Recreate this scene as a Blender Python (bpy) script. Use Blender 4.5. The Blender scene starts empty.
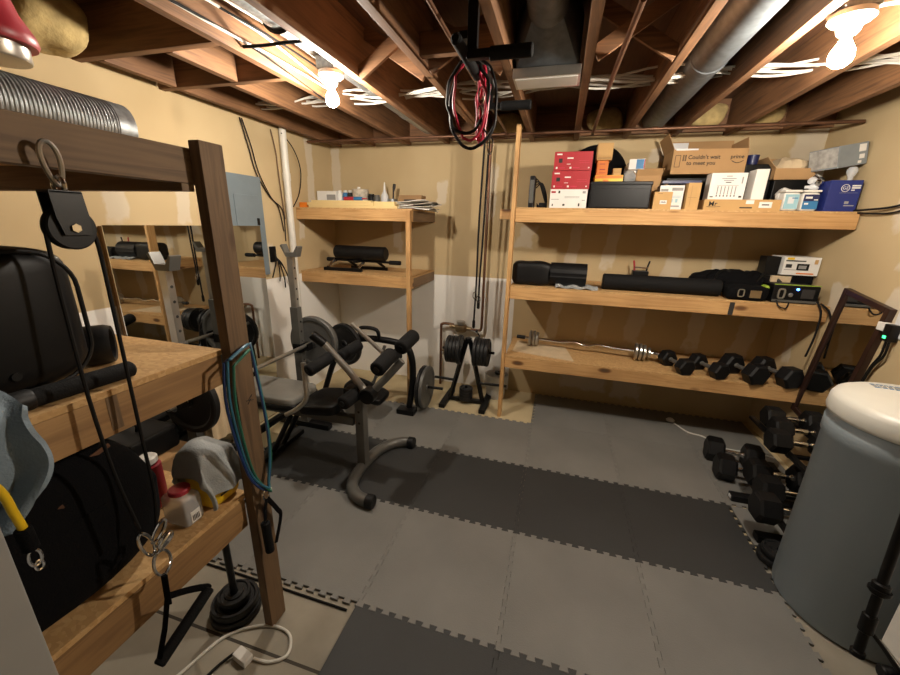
import bpy, bmesh, math, random
from mathutils import Vector, Matrix, noise
random.seed(7)
SC = bpy.context.scene
COL = SC.collection
PI = math.pi

# ------------------------------------------------------------------ materials
def lin(h):
    h = h.lstrip('#')
    o = []
    for i in (0, 2, 4):
        v = int(h[i:i+2], 16)/255
        o.append(v/12.92 if v <= .04045 else ((v+.055)/1.055)**2.4)
    return (*o, 1)

def base(name, rough=.6, metal=0.0):
    m = bpy.data.materials.new(name); m.use_nodes = True
    nt = m.node_tree; b = nt.nodes['Principled BSDF']
    b.inputs['Roughness'].default_value = rough; b.inputs['Metallic'].default_value = metal
    return m, nt, b

def N(nt, t, **k):
    n = nt.nodes.new(t)
    for a, v in k.items():
        if a in n.inputs: n.inputs[a].default_value = v
        else: setattr(n, a, v)
    return n

def ramp(nt, fac, stops):
    r = N(nt, 'ShaderNodeValToRGB')
    e = r.color_ramp.elements
    while len(e) < len(stops): e.new(.5)
    for i, (p, c) in enumerate(stops):
        e[i].position = p; e[i].color = lin(c) if isinstance(c, str) else c
    nt.links.new(fac, r.inputs[0]); return r.outputs[0]

def plain(name, col, rough=.55, metal=0.0, var=.12, scale=9, bump=.0, bscale=120, spec=None):
    """one colour with a little mottling and optional fine bump"""
    m, nt, b = base(name, rough, metal)
    tc = N(nt, 'ShaderNodeTexCoord')
    n = N(nt, 'ShaderNodeTexNoise', Scale=scale, Detail=4.0)
    nt.links.new(tc.outputs['Object'], n.inputs['Vector'])
    c = lin(col)
    lo = tuple(x*(1-var) for x in c[:3])+(1,); hi = tuple(min(1, x*(1+var)) for x in c[:3])+(1,)
    nt.links.new(ramp(nt, n.outputs[0], [(.3, lo), (.7, hi)]), b.inputs['Base Color'])
    if bump:
        n2 = N(nt, 'ShaderNodeTexNoise', Scale=bscale, Detail=3.0)
        nt.links.new(tc.outputs['Object'], n2.inputs['Vector'])
        bp = N(nt, 'ShaderNodeBump', Strength=bump, Distance=.004)
        nt.links.new(n2.outputs[0], bp.inputs['Height']); nt.links.new(bp.outputs[0], b.inputs['Normal'])
    if spec is not None: b.inputs['Specular IOR Level'].default_value = spec
    return m

def wood(name, c1, c2, axis, knots=True, rough=.7):
    m, nt, b = base(name, rough)
    tc = N(nt, 'ShaderNodeTexCoord'); mp = N(nt, 'ShaderNodeMapping')
    s = [22, 22, 22]; s['xyz'.index(axis)] = 1.3
    mp.inputs['Scale'].default_value = s
    nt.links.new(tc.outputs['Object'], mp.inputs[0])
    n = N(nt, 'ShaderNodeTexNoise', Scale=1.6, Detail=7.0, Distortion=.9)
    nt.links.new(mp.outputs[0], n.inputs['Vector'])
    col = ramp(nt, n.outputs[0], [(.3, c1), (.52, c2), (.72, c1)])
    n2 = N(nt, 'ShaderNodeTexNoise', Scale=2.2, Detail=2.0)
    nt.links.new(tc.outputs['Object'], n2.inputs['Vector'])
    mx = N(nt, 'ShaderNodeMix', data_type='RGBA', blend_type='MULTIPLY'); mx.inputs[0].default_value = .5
    nt.links.new(col, mx.inputs[6]); nt.links.new(ramp(nt, n2.outputs[0], [(.3, '#9a8a78'), (.65, '#ffffff')]), mx.inputs[7])
    out = mx.outputs[2]
    if knots:
        mk = N(nt, 'ShaderNodeMapping'); ks = [7.5, 7.5, 7.5]; ks['xyz'.index(axis)] = 3.2
        mk.inputs['Scale'].default_value = ks
        nt.links.new(tc.outputs['Object'], mk.inputs[0])
        v = N(nt, 'ShaderNodeTexVoronoi', Scale=1.0); nt.links.new(mk.outputs[0], v.inputs['Vector'])
        kr = ramp(nt, v.outputs['Distance'], [(.07, '#3a2312'), (.12, '#8a6a48'), (.19, '#ffffff')])
        m2 = N(nt, 'ShaderNodeMix', data_type='RGBA', blend_type='MULTIPLY'); m2.inputs[0].default_value = .85
        nt.links.new(out, m2.inputs[6]); nt.links.new(kr, m2.inputs[7]); out = m2.outputs[2]
    nt.links.new(out, b.inputs['Base Color'])
    bp = N(nt, 'ShaderNodeBump', Strength=.18, Distance=.004)
    nt.links.new(n.outputs[0], bp.inputs['Height']); nt.links.new(bp.outputs[0], b.inputs['Normal'])
    return m

def osb(name, c1, c2, c3):
    m, nt, b = base(name, .75)
    tc = N(nt, 'ShaderNodeTexCoord'); mp = N(nt, 'ShaderNodeMapping'); mp.inputs['Scale'].default_value = (70, 110, 110)
    n0 = N(nt, 'ShaderNodeTexNoise', Scale=5.0); nt.links.new(tc.outputs['Object'], n0.inputs['Vector'])
    nt.links.new(tc.outputs['Object'], mp.inputs[0])
    v = N(nt, 'ShaderNodeTexVoronoi', Scale=1.0); nt.links.new(mp.outputs[0], v.inputs['Vector'])
    sep = N(nt, 'ShaderNodeSeparateColor'); nt.links.new(v.outputs['Color'], sep.inputs[0])
    nt.links.new(ramp(nt, sep.outputs[0], [(.1, c1), (.5, c2), (.9, c3)]), b.inputs['Base Color'])
    return m

def emit(name, col, s):
    m, nt, b = base(name, .4)
    b.inputs['Base Color'].default_value = lin(col)
    b.inputs['Emission Color'].default_value = lin(col); b.inputs['Emission Strength'].default_value = s
    return m

def glassy(name, col='#ffffff', alpha=.35, rough=.1):
    m, nt, b = base(name, rough); b.inputs['Base Color'].default_value = lin(col); b.inputs['Alpha'].default_value = alpha
    return m

def drywall(name, low_white, patches):
    """tan drywall, white painted lower part (where given) and joint compound smears of their own shape.
    low_white: (axis, limit, sign, height) ; patches: list of (axis coordinate, z, half width, half height, tilt)"""
    m, nt, b = base(name, .85)
    tc = N(nt, 'ShaderNodeTexCoord')
    n = N(nt, 'ShaderNodeTexNoise', Scale=1.4, Detail=3.0); nt.links.new(tc.outputs['Object'], n.inputs['Vector'])
    tan = ramp(nt, n.outputs[0], [(.3, TAN1), (.7, TAN2)])
    sep = N(nt, 'ShaderNodeSeparateXYZ'); nt.links.new(tc.outputs['Object'], sep.inputs[0])
    nz = N(nt, 'ShaderNodeTexNoise', Scale=9.0, Detail=4.0); nt.links.new(tc.outputs['Object'], nz.inputs['Vector'])
    def mth(op, a, c, clamp=False):
        x = N(nt, 'ShaderNodeMath', operation=op, use_clamp=clamp)
        for i, q in enumerate((a, c)):
            if isinstance(q, (int, float)): x.inputs[i].default_value = q
            else: nt.links.new(q, x.inputs[i])
        return x.outputs[0]
    ax = 'XYZ'.index(patches[0]); A = sep.outputs[ax]; Z = sep.outputs[2]
    wob = mth('MULTIPLY', mth('SUBTRACT', nz.outputs[0], .5), 1.5)
    mask = None
    for (a0, z0, ha, hz, tilt) in patches[1]:
        da = mth('SUBTRACT', mth('SUBTRACT', A, a0), mth('MULTIPLY', mth('SUBTRACT', Z, z0), tilt))
        u = mth('ABSOLUTE', mth('DIVIDE', da, ha), 0); w = mth('ABSOLUTE', mth('DIVIDE', mth('SUBTRACT', Z, z0), hz), 0)
        d = mth('ADD', mth('MAXIMUM', u, w), wob)
        k = mth('MULTIPLY', mth('SUBTRACT', 1.1, d), 3.5, True)
        mask = k if mask is None else mth('MAXIMUM', mask, k)
    col = tan
    if mask is not None:
        mx = N(nt, 'ShaderNodeMix', data_type='RGBA'); nt.links.new(mth('MULTIPLY', mask, .5), mx.inputs[0])
        nt.links.new(tan, mx.inputs[6]); mx.inputs[7].default_value = lin('#cfc8ba'); col = mx.outputs[2]
    if low_white:
        axw, lim, sgn, h = low_white
        kz = mth('MULTIPLY', mth('SUBTRACT', h, Z), 200.0, True)
        if axw is not None:
            ka = mth('MULTIPLY', mth('MULTIPLY', mth('SUBTRACT', sep.outputs['XYZ'.index(axw)], lim), sgn), 200.0, True)
            kz = mth('MULTIPLY', kz, ka)
        mx = N(nt, 'ShaderNodeMix', data_type='RGBA'); nt.links.new(kz, mx.inputs[0])
        nt.links.new(col, mx.inputs[6]); nt.links.new(ramp(nt, n.outputs[0], [(.3, '#e2ded6'), (.7, '#e9e6e0')]), mx.inputs[7]); col = mx.outputs[2]
    nt.links.new(col, b.inputs['Base Color'])
    bp = N(nt, 'ShaderNodeBump', Strength=.06, Distance=.003); nt.links.new(nz.outputs[0], bp.inputs['Height']); nt.links.new(bp.outputs[0], b.inputs['Normal'])
    return m

M = {}
TAN1, TAN2 = '#b19a72', '#bda882'
for ax in 'xyz':
    M['joist_'+ax] = wood('joist wood '+ax, '#664831', '#8c6442', ax, knots=False)
    M['pine_'+ax] = wood('pine wood '+ax, '#b58853', '#cfa46d', ax)
    M['old_'+ax] = wood('weathered wood '+ax, '#65503a', '#7f664a', ax)
    M['rack_'+ax] = wood('rack wood '+ax, '#8f6d47', '#aa8557', ax)
M['osb'] = osb('flake board', '#b08a5a', '#b9935f', '#c39e6c')
M['subfloor'] = wood('subfloor plywood', '#5a3c26', '#6e4b31', 'y', knots=False)
M['black'] = plain('black rubber', '#0e0e0f', .5, var=.2, spec=.3)
M['blackmat'] = plain('black vinyl', '#09090a', .45, var=.15, spec=.25)
M['fabricblack'] = plain('black cloth', '#08080a', .95, bump=.5, bscale=260, spec=.15)
M['blackmetal'] = plain('black painted steel', '#0b0b0c', .4, 0.0, spec=.3)
M['foam'] = plain('black foam', '#0d0d0e', .8, spec=.25, bump=.35, bscale=300)
M['iron'] = plain('cast iron', '#1f1f20', .5, .35, bump=.2)
M['greyiron'] = plain('grey cast iron', '#6b6b69', .45, .5)
M['greysteel'] = plain('grey painted steel', '#5e5d59', .4, .3)
M['silver'] = plain('silver steel', '#b6b3ac', .28, .85)
M['chrome'] = plain('chrome', '#d6d6d6', .12, 1.0, var=.03)
M['galv'] = plain('galvanised steel', '#a8adb0', .42, .85, var=.25, scale=60)
M['galvdark'] = plain('dull duct steel', '#6f7478', .5, .7, var=.2, scale=25)
M['white'] = plain('white plastic', '#dcd9d2', .45, var=.04)
M['paper'] = plain('white paper', '#d9d7d2', .85, var=.05)
M['ink'] = plain('dark ink', '#2a2725', .8)
M['greyink'] = plain('grey ink', '#8e8d8b', .8)
M['card'] = plain('brown cardboard', '#a9855a', .85, var=.08, scale=5)
M['card2'] = plain('kraft cardboard', '#b8935f', .85, var=.08, scale=5)
M['carddark'] = plain('inner cardboard', '#8d6f4c', .9, var=.08)
M['red'] = plain('red printed card', '#9c1b24', .55, var=.05)
M['orange'] = plain('orange printed card', '#d8771c', .55, var=.06)
M['yellow'] = plain('yellow plastic', '#d9b315', .4, var=.06)
M['blue'] = plain('deep blue printed card', '#1c2a6e', .5, var=.06)
M['midblue'] = plain('blue print', '#2f6f9f', .5, var=.06)
M['skyblue'] = plain('pale blue print', '#8fb8c4', .5, var=.1)
M['greybox'] = plain('grey printed card', '#7c8387', .5, var=.12)
M['greyboxlight'] = plain('pale grey print', '#a3a19c', .5, var=.3, scale=30)
M['towel'] = plain('grey blue terry cloth', '#74828c', .95, var=.15, bump=.6, bscale=200)
M['greycloth'] = plain('pale grey cloth', '#9a9d9d', .95, var=.12, bump=.5, bscale=200)
M['cream'] = plain('cream cloth', '#c9b493', .95, bump=.5, bscale=200)
M['panel'] = plain('grey blue panel paint', '#6f7b82', .45, .1, var=.05)
M['pvc'] = plain('white pipe', '#d4d0c6', .4, var=.04)
M['wire'] = plain('white cable jacket', '#cfccc2', .5, var=.05)
M['wireblack'] = plain('black cable jacket', '#0e0c0b', .6, spec=.25)
M['wirebrown'] = plain('tan cable jacket', '#6b533a', .6)
M['padgrey'] = plain('grey vinyl', '#77756f', .42, var=.08)
M['tank'] = plain('grey blue plastic', '#7c868c', .42, var=.05, scale=3)
M['lid'] = plain('cream plastic', '#c3c1b8', .4, var=.03)
M['cabinet'] = plain('pale grey paint', '#8f8f8d', .45, var=.03)
M['insul'] = plain('fibreglass', '#b09a68', .95, var=.35, scale=14, bump=.9, bscale=40)
M['concrete'] = None
M['darkframe'] = plain('dark brown frame', '#2f1c15', .4, var=.2)
M['brass'] = plain('aged copper pipe', '#6a4b38', .45, .6, var=.3)
M['bronze'] = plain('aged brass', '#8a7658', .4, .7, var=.3)
M['porcelain'] = plain('porcelain', '#e0dcd2', .3, var=.03)
M['bulb'] = emit('lit bulb', '#fff3e2', 470)
M['bulb2'] = emit('lit bulb, brighter', '#fff3e2', 660)
M['palewood'] = plain('pale planed wood', '#cfb680', .7, var=.08, scale=4)
M['led'] = emit('blue light', '#3f7dff', 6)
M['ledgreen'] = emit('green light', '#39e07a', 1.5)
M['clear'] = glassy('clear plastic', '#dfe3e6', .4)
M['frosted'] = glassy('frosted plastic', '#e4e6e8', .75, .35)
M['bandred'] = plain('red rubber tube', '#b3243f', .4)
M['bandblue'] = plain('blue rubber tube', '#1d386f', .4)
M['bandgreen'] = plain('green rubber tube', '#215f4b', .4)
M['bandteal'] = plain('teal rubber tube', '#2a6076', .4)
M['redplastic'] = plain('red plastic', '#a32a37', .4)
M['lime'] = plain('lime plastic', '#93b03a', .5)
M['darkblue'] = plain('dark blue plastic', '#1a2350', .4)
M['mirror'] = plain('mirror glass', '#dcdedb', .015, 1.0, var=.0)
M['orangered'] = plain('orange red print', '#cf4a26', .5)
M['news'] = plain('newsprint', '#b9b0a0', .9, var=.3, scale=40)
M['wallwhite'] = plain('plain wall paint', '#b3a07c', .85)

FLOORSPLIT = 2.0-.975   # floor colour is paler and warmer from here to the back wall
def concrete():
    m, nt, b = base('bare concrete', .8)
    tc = N(nt, 'ShaderNodeTexCoord')
    n = N(nt, 'ShaderNodeTexNoise', Scale=3.0, Detail=8.0); nt.links.new(tc.outputs['Object'], n.inputs['Vector'])
    sep = N(nt, 'ShaderNodeSeparateXYZ'); nt.links.new(tc.outputs['Object'], sep.inputs[0])
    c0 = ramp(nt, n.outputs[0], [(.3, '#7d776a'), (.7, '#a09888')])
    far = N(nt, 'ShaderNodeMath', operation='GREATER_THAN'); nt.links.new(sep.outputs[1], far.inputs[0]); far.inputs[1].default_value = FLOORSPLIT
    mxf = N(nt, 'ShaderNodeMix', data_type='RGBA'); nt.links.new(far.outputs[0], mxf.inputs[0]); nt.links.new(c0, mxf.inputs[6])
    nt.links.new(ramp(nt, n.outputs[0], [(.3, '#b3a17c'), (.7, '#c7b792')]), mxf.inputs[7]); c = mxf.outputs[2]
    g = None
    for s, p in ((1, .86-.975), (0, -1.75+.2575)):
        a = N(nt, 'ShaderNodeMath', operation='SUBTRACT'); nt.links.new(sep.outputs[s], a.inputs[0]); a.inputs[1].default_value = p
        k = N(nt, 'ShaderNodeMath', operation='ABSOLUTE'); nt.links.new(a.outputs[0], k.inputs[0])
        l = N(nt, 'ShaderNodeMath', operation='LESS_THAN'); nt.links.new(k.outputs[0], l.inputs[0]); l.inputs[1].default_value = .006
        if g is None: g = l.outputs[0]
        else:
            q = N(nt, 'ShaderNodeMath', operation='MAXIMUM'); nt.links.new(g, q.inputs[0]); nt.links.new(l.outputs[0], q.inputs[1]); g = q.outputs[0]
    mx = N(nt, 'ShaderNodeMix', data_type='RGBA'); nt.links.new(g, mx.inputs[0]); nt.links.new(c, mx.inputs[6]); mx.inputs[7].default_value = lin('#3a342b')
    nt.links.new(mx.outputs[2], b.inputs['Base Color'])
    bp = N(nt, 'ShaderNodeBump', Strength=.15, Distance=.004); nt.links.new(n.outputs[0], bp.inputs['Height']); nt.links.new(bp.outputs[0], b.inputs['Normal'])
    return m
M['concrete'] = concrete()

def foammat(name, c):
    m, nt, b = base(name, .62)
    tc = N(nt, 'ShaderNodeTexCoord')
    n = N(nt, 'ShaderNodeTexNoise', Scale=2.2, Detail=5.0); nt.links.new(tc.outputs['Object'], n.inputs['Vector'])
    cc = lin(c); lo = tuple(x*.86 for x in cc[:3])+(1,); hi = tuple(x*1.12 for x in cc[:3])+(1,)
    nt.links.new(ramp(nt, n.outputs[0], [(.3, lo), (.7, hi)]), b.inputs['Base Color'])
    n2 = N(nt, 'ShaderNodeTexNoise', Scale=190.0, Detail=2.0); nt.links.new(tc.outputs['Object'], n2.inputs['Vector'])
    bp = N(nt, 'ShaderNodeBump', Strength=.25, Distance=.003); nt.links.new(n2.outputs[0], bp.inputs['Height']); nt.links.new(bp.outputs[0], b.inputs['Normal'])
    return m
M['matgrey'] = foammat('grey foam mat', '#74736f')
M['matdark'] = foammat('charcoal foam mat', '#2f3030')

# ------------------------------------------------------------------ mesh builder
class B:
    def __init__(s): s.bm = bmesh.new(); s.mi = 0; s.bv = False
    def _f(s, vs):
        try:
            f = s.bm.faces.new(vs); f.material_index = s.mi; return f
        except ValueError: return None
    def box(s, x0, x1, y0, y1, z0, z1, bev=0.0, R=None, seg=2):
        t = bmesh.new(); bmesh.ops.create_cube(t, size=1)
        c = Vector(((x0+x1)/2, (y0+y1)/2, (z0+z1)/2)); sz = (abs(x1-x0), abs(y1-y0), abs(z1-z0))
        for v in t.verts: v.co = Vector((v.co.x*sz[0], v.co.y*sz[1], v.co.z*sz[2]))
        if bev: s.bv = True; bmesh.ops.bevel(t, geom=t.edges[:], offset=min(bev, min(sz)*.45), segments=seg, affect='EDGES', profile=.5)
        s.merge(t, Matrix.Translation(c) @ (R.to_4x4() if R else Matrix.Identity(4))); return s
    def merge(s, t, Mx):
        mp = {}
        for v in t.verts: mp[v] = s.bm.verts.new(Mx @ v.co)
        for f in t.faces: s._f([mp[v] for v in f.verts])
        t.free()
    def tube(s, path, r, n=8, closed=False, flat=1.0):
        P = [Vector(p) for p in path]; L = len(P)
        rr = r if isinstance(r, (list, tuple)) else [r]*L
        def tan(i):
            if closed: return (P[(i+1) % L]-P[i-1]).normalized()
            return (P[min(i+1, L-1)]-P[max(i-1, 0)]).normalized()
        t0 = tan(0); up = Vector((0, 0, 1)) if abs(t0.z) < .9 else Vector((1, 0, 0))
        u = (up - t0*up.dot(t0)).normalized(); rings = []
        for i in range(L):
            t = tan(i); u = (u - t*u.dot(t))
            u = u.normalized() if u.length > 1e-6 else Vector((1, 0, 0)); w = t.cross(u)
            rings.append([s.bm.verts.new(P[i]+(u*math.cos(2*PI*k/n)+w*math.sin(2*PI*k/n)*flat)*rr[i]) for k in range(n)])
        for i in range(L if closed else L-1):
            a, b = rings[i], rings[(i+1) % L]
            for k in range(n): s._f([a[k], a[(k+1) % n], b[(k+1) % n], b[k]])
        if not closed:
            s._f(rings[0][::-1]); s._f(rings[-1])
        return s
    def cyl(s, p0, p1, r0, r1=None, n=20, bev=0.0):
        r1 = r0 if r1 is None else r1; p0 = Vector(p0); p1 = Vector(p1); d = (p1-p0)
        if bev and d.length > 2.2*bev:
            dn = d.normalized()*bev
            return s.tube([p0, p0+dn, p1-dn, p1], [r0-bev, r0, r1, r1-bev], n)
        return s.tube([p0, p1], [r0, r1], n)
    def lathe(s, prof, o=(0, 0, 0), ax=(0, 0, 1), n=24, closed=False):
        ax = Vector(ax).normalized(); o = Vector(o)
        u = Vector((1, 0, 0)) if abs(ax.x) < .9 else Vector((0, 1, 0)); u = (u-ax*u.dot(ax)).normalized(); w = ax.cross(u)
        rings = [[s.bm.verts.new(o+ax*z+(u*math.cos(2*PI*k/n)+w*math.sin(2*PI*k/n))*max(r, 1e-4)) for k in range(n)] for r, z in prof]
        for i in range(len(rings)-1 + (1 if closed else 0)):
            a, b = rings[i], rings[(i+1) % len(rings)]
            for k in range(n): s._f([a[k], a[(k+1) % n], b[(k+1) % n], b[k]])
        if not closed:
            s._f(rings[0][::-1]); s._f(rings[-1])
        return s
    def prism(s, poly, o, ex, ey, d):
        """polygon in the plane (o,ex,ey), pushed along vector d"""
        o = Vector(o); ex = Vector(ex); ey = Vector(ey); d = Vector(d)
        a = [s.bm.verts.new(o+ex*p[0]+ey*p[1]) for p in poly]; b = [s.bm.verts.new(v.co+d) for v in a]
        s._f(a[::-1]); s._f(b); n = len(a)
        for i in range(n): s._f([a[i], a[(i+1) % n], b[(i+1) % n], b[i]])
        return s
    def pillow(s, c, sz, e=4.0, nu=28, nv=14, R=None, fn=None):
        """superellipsoid: rounded cushion, bag or lump"""
        c = Vector(c); t = bmesh.new(); rows = []
        def pw(x): return math.copysign(abs(x)**(2/e), x)
        for j in range(nv+1):
            th = -PI/2+PI*j/nv; row = []
            for i in range(nu):
                ph = 2*PI*i/nu
                p = Vector((pw(math.cos(th))*pw(math.cos(ph))*sz[0]/2, pw(math.cos(th))*pw(math.sin(ph))*sz[1]/2, pw(math.sin(th))*sz[2]/2))
                if fn: p = fn(p)
                row.append(t.verts.new(p))
            rows.append(row)
        for j in range(nv):
            for i in range(nu): t.faces.new([rows[j][i], rows[j][(i+1) % nu], rows[j+1][(i+1) % nu], rows[j+1][i]])
        bmesh.ops.remove_doubles(t, verts=t.verts[:], dist=1e-5)
        s.merge(t, Matrix.Translation(c) @ (R.to_4x4() if R else Matrix.Identity(4))); return s
    def sheet(s, fn, nu, nv, th=.004):
        g = [[Vector(fn(i/nu, j/nv)) for i in range(nu+1)] for j in range(nv+1)]
        nr = [[None]*(nu+1) for _ in range(nv+1)]
        for j in range(nv+1):
            for i in range(nu+1):
                a = g[j][min(i+1, nu)]-g[j][max(i-1, 0)]; b = g[min(j+1, nv)][i]-g[max(j-1, 0)][i]
                q = a.cross(b); nr[j][i] = q.normalized() if q.length > 1e-9 else Vector((0, 0, 1))
        A = [[s.bm.verts.new(g[j][i]+nr[j][i]*th/2) for i in range(nu+1)] for j in range(nv+1)]
        C = [[s.bm.verts.new(g[j][i]-nr[j][i]*th/2) for i in range(nu+1)] for j in range(nv+1)]
        for j in range(nv):
            for i in range(nu):
                s._f([A[j][i], A[j][i+1], A[j+1][i+1], A[j+1][i]]); s._f([C[j][i], C[j+1][i], C[j+1][i+1], C[j][i+1]])
        for i in range(nu):
            s._f([A[0][i], C[0][i], C[0][i+1], A[0][i+1]]); s._f([A[nv][i], A[nv][i+1], C[nv][i+1], C[nv][i]])
        for j in range(nv):
            s._f([A[j][0], A[j+1][0], C[j+1][0], C[j][0]]); s._f([A[j][nu], C[j][nu], C[j+1][nu], A[j+1][nu]])
        return s
    def obj(s, name, mat, parent=None, label=None, sharp=38):
        mats = mat if isinstance(mat, (list, tuple)) else [mat]
        bmesh.ops.recalc_face_normals(s.bm, faces=s.bm.faces[:])
        if parent is not None:
            inv = world(parent).inverted(); s.bm.transform(inv)
            org = Vector((0, 0, 0))
        else:
            xs = [v.co for v in s.bm.verts]
            lo = [min(v[i] for v in xs) for i in range(3)]; hi = [max(v[i] for v in xs) for i in range(3)]
            org = Vector(((lo[0]+hi[0])/2, (lo[1]+hi[1])/2, lo[2]))
            s.bm.transform(Matrix.Translation(-org))
        me = bpy.data.meshes.new(name); s.bm.to_mesh(me); s.bm.free()
        for m in mats: me.materials.append(M[m] if isinstance(m, str) else m)
        for p in me.polygons: p.use_smooth = True
        me.set_sharp_from_angle(angle=math.radians(sharp))
        o = bpy.data.objects.new(name, me); COL.objects.link(o); o.location = org
        if parent is not None: o.parent = parent
        if label: o['label'] = label
        if s.bv:
            wn = o.modifiers.new('weighted', 'WEIGHTED_NORMAL'); wn.keep_sharp = True
        return o

def world(o):
    m = Matrix.LocRotScale(o.location, o.rotation_euler, o.scale)
    return world(o.parent) @ m if o.parent else m

def tag(o, label, cat, group=None, kind=None):
    o['label'] = label; o['category'] = cat
    if group: o['group'] = group
    if kind: o['kind'] = kind
    return o
def thing(name, label, cat, loc=(0, 0, 0), rz=0, group=None):
    o = bpy.data.objects.new(name, None); COL.objects.link(o)
    o.location = loc; o.rotation_euler = (0, 0, rz); o.empty_display_size = .05
    return tag(o, label, cat, group)
def solo(b, name, mat, label, cat, group=None, sharp=38): return tag(b.obj(name, mat, sharp=sharp), label, cat, group)
def struct(b, name, mat, label=None, parent=None):
    o = b.obj(name, mat, parent)
    if parent is None: o['kind'] = 'structure'; o['label'] = label; o['category'] = name.split('_')[0]
    return o
def dup(root, loc, label, rot=None, name=None):
    def cp(o, par):
        c = o.copy(); COL.objects.link(c)
        if par: c.parent = par
        for ch in kids.get(o, []): cp(ch, c)
        return c
    kids = {}
    for o in list(COL.objects):
        if o.parent: kids.setdefault(o.parent, []).append(o)
    r = cp(root, None); r.location = loc; r['label'] = label
    if rot is not None: r.rotation_euler = rot
    return r
def text(s, size, o, ex, ey, mat, parent, name='lettering', off=.0012, bold=0.0, align='LEFT', label=None):
    cu = bpy.data.curves.new('t', 'FONT'); cu.body = s; cu.size = size; cu.offset = bold; cu.align_x = align; cu.resolution_u = 3
    to = bpy.data.objects.new('t', cu); COL.objects.link(to)
    bpy.context.view_layer.update()
    me = bpy.data.meshes.new_from_object(to.evaluated_get(bpy.context.evaluated_depsgraph_get()))
    bpy.data.objects.remove(to); bpy.data.curves.remove(cu)
    ex = Vector(ex).normalized(); ey = Vector(ey).normalized(); n = ex.cross(ey); o = Vector(o)+n*off
    mx = Matrix(((ex.x, ey.x, n.x, o.x), (ex.y, ey.y, n.y, o.y), (ex.z, ey.z, n.z, o.z), (0, 0, 0, 1)))
    me.transform(world(parent).inverted() @ mx)
    me.materials.clear(); me.materials.append(M[mat])
    ob = bpy.data.objects.new(name, me); COL.objects.link(ob); ob.parent = parent
    return ob
def smooth(pts, k=6):
    """Catmull-Rom through points"""
    P = [Vector(p) for p in pts]; out = []
    for i in range(len(P)-1):
        a = P[max(i-1, 0)]; b = P[i]; c = P[i+1]; d = P[min(i+2, len(P)-1)]
        for j in range(k):
            t = j/k
            out.append(.5*((2*b)+(c-a)*t+(2*a-5*b+4*c-d)*t*t+(3*b-a-3*c+d)*t**3))
    return out+[P[-1]]
def rotz(a): return Matrix.Rotation(a, 3, 'Z')

# ------------------------------------------------------------------ the room
XL, XR, YB, YN, ZT = -2.25, 1.735, 3.55, -1.7, 2.51
WL = drywall('left wall board', (None, 0, 0, 1.13), ('Y', [(1.52, 1.72, .06, .16, .05), (.72, 1.68, .07, .2, 0), (1.9, 1.7, .045, .14, .1), (3.2, 2.0, .05, .3, 0), (2.6, 1.3, .03, .12, 0), (3.02, 1.55, .04, .12, .1)]))
WB = drywall('back wall board', ('X', -.36, -1, 1.115), ('X', [
    (-2.2, 2.02, .05, .3, 0), (-.64, 1.86, .05, .24, .06), (-1.1, 1.86, .05, .1, 0), (-1.55, 1.5, .05, .16, 0), (-.3, 1.5, .08, .09, .3), (.12, 1.42, .05, .2, .1), (.42, 1.45, .05, .18, .1),
    (.93, 1.4, .07, .28, .1), (1.25, 1.44, .05, .22, 0), (.02, .8, .05, .22, .1), (.38, .82, .05, .2, .1), (.72, .86, .07, .28, .15), (1.2, .9, .06, .28, .1), (1.56, .8, .07, .22, .2), (1.64, 2.16, .1, .16, .1), (.35, .2, .2, .1, 0), (.72, .22, .12, .16, 0), (.72, 2.15, .12, .05, 0)]))
WR = drywall('right wall board', None, ('Y', [(2.66, 1.84, .05, .2, -.25), (2.52, 1.52, .05, .1, -.3), (2.95, 1.2, .07, .09, .1), (2.5, 1.24, .07, .1, 0), (3.3, .85, .05, .2, .1)]))
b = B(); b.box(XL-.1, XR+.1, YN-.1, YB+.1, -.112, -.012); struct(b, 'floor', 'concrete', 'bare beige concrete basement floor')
b = B(); b.box(XL-.1, XL, YN-.1, YB+.1, -.012, ZT); o = struct(b, 'wall_left', WL, 'tan drywall left wall, white below')
o.data.transform(Matrix.Translation(o.location)); o.location = (0, 0, 0)
b = B(); b.box(XL, XR, YB, YB+.1, -.012, ZT); o = struct(b, 'wall_back', WB, 'tan drywall back wall with pale patches')
o.data.transform(Matrix.Translation(o.location)); o.location = (0, 0, 0)
b = B(); b.box(XR, XR+.1, YN-.1, YB+.1, -.012, ZT); o = struct(b, 'wall_right', WR, 'tan drywall right wall')
o.data.transform(Matrix.Translation(o.location)); o.location = (0, 0, 0)
b = B(); b.box(XL, XR, YN-.1, YN, -.012, ZT); struct(b, 'wall_near', 'wallwhite', 'plain wall behind the viewer')
b = B(); b.box(XL-.1, XR+.1, YN-.1, YB+.1, ZT, ZT+.03)
CE = struct(b, 'ceiling', 'subfloor', 'open basement ceiling of bare joists under plywood')
ZJ = 2.275
def joist(x, y0=YN, y1=YB, w=.04, z0=ZJ, mat='joist_y'):
    b = B(); b.box(x, x+w, y0, y1, z0, ZT, .003); struct(b, 'joist', mat, None, CE)
JX = [-1.44, -1.075, -.712, -.33, .02, .385, .728, 1.082, 1.44]
for x in JX: joist(x)
joist(-1.80, 1.905); joist(-2.16, 1.905); joist(-1.74, 1.505, 1.86); joist(-2.15, 1.505, 1.86)
for y in (1.46, 1.865):
    b = B(); b.box(XL, -1.44, y, y+.04, ZJ, ZT, .003); struct(b, 'header', 'joist_x', None, CE)
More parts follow.
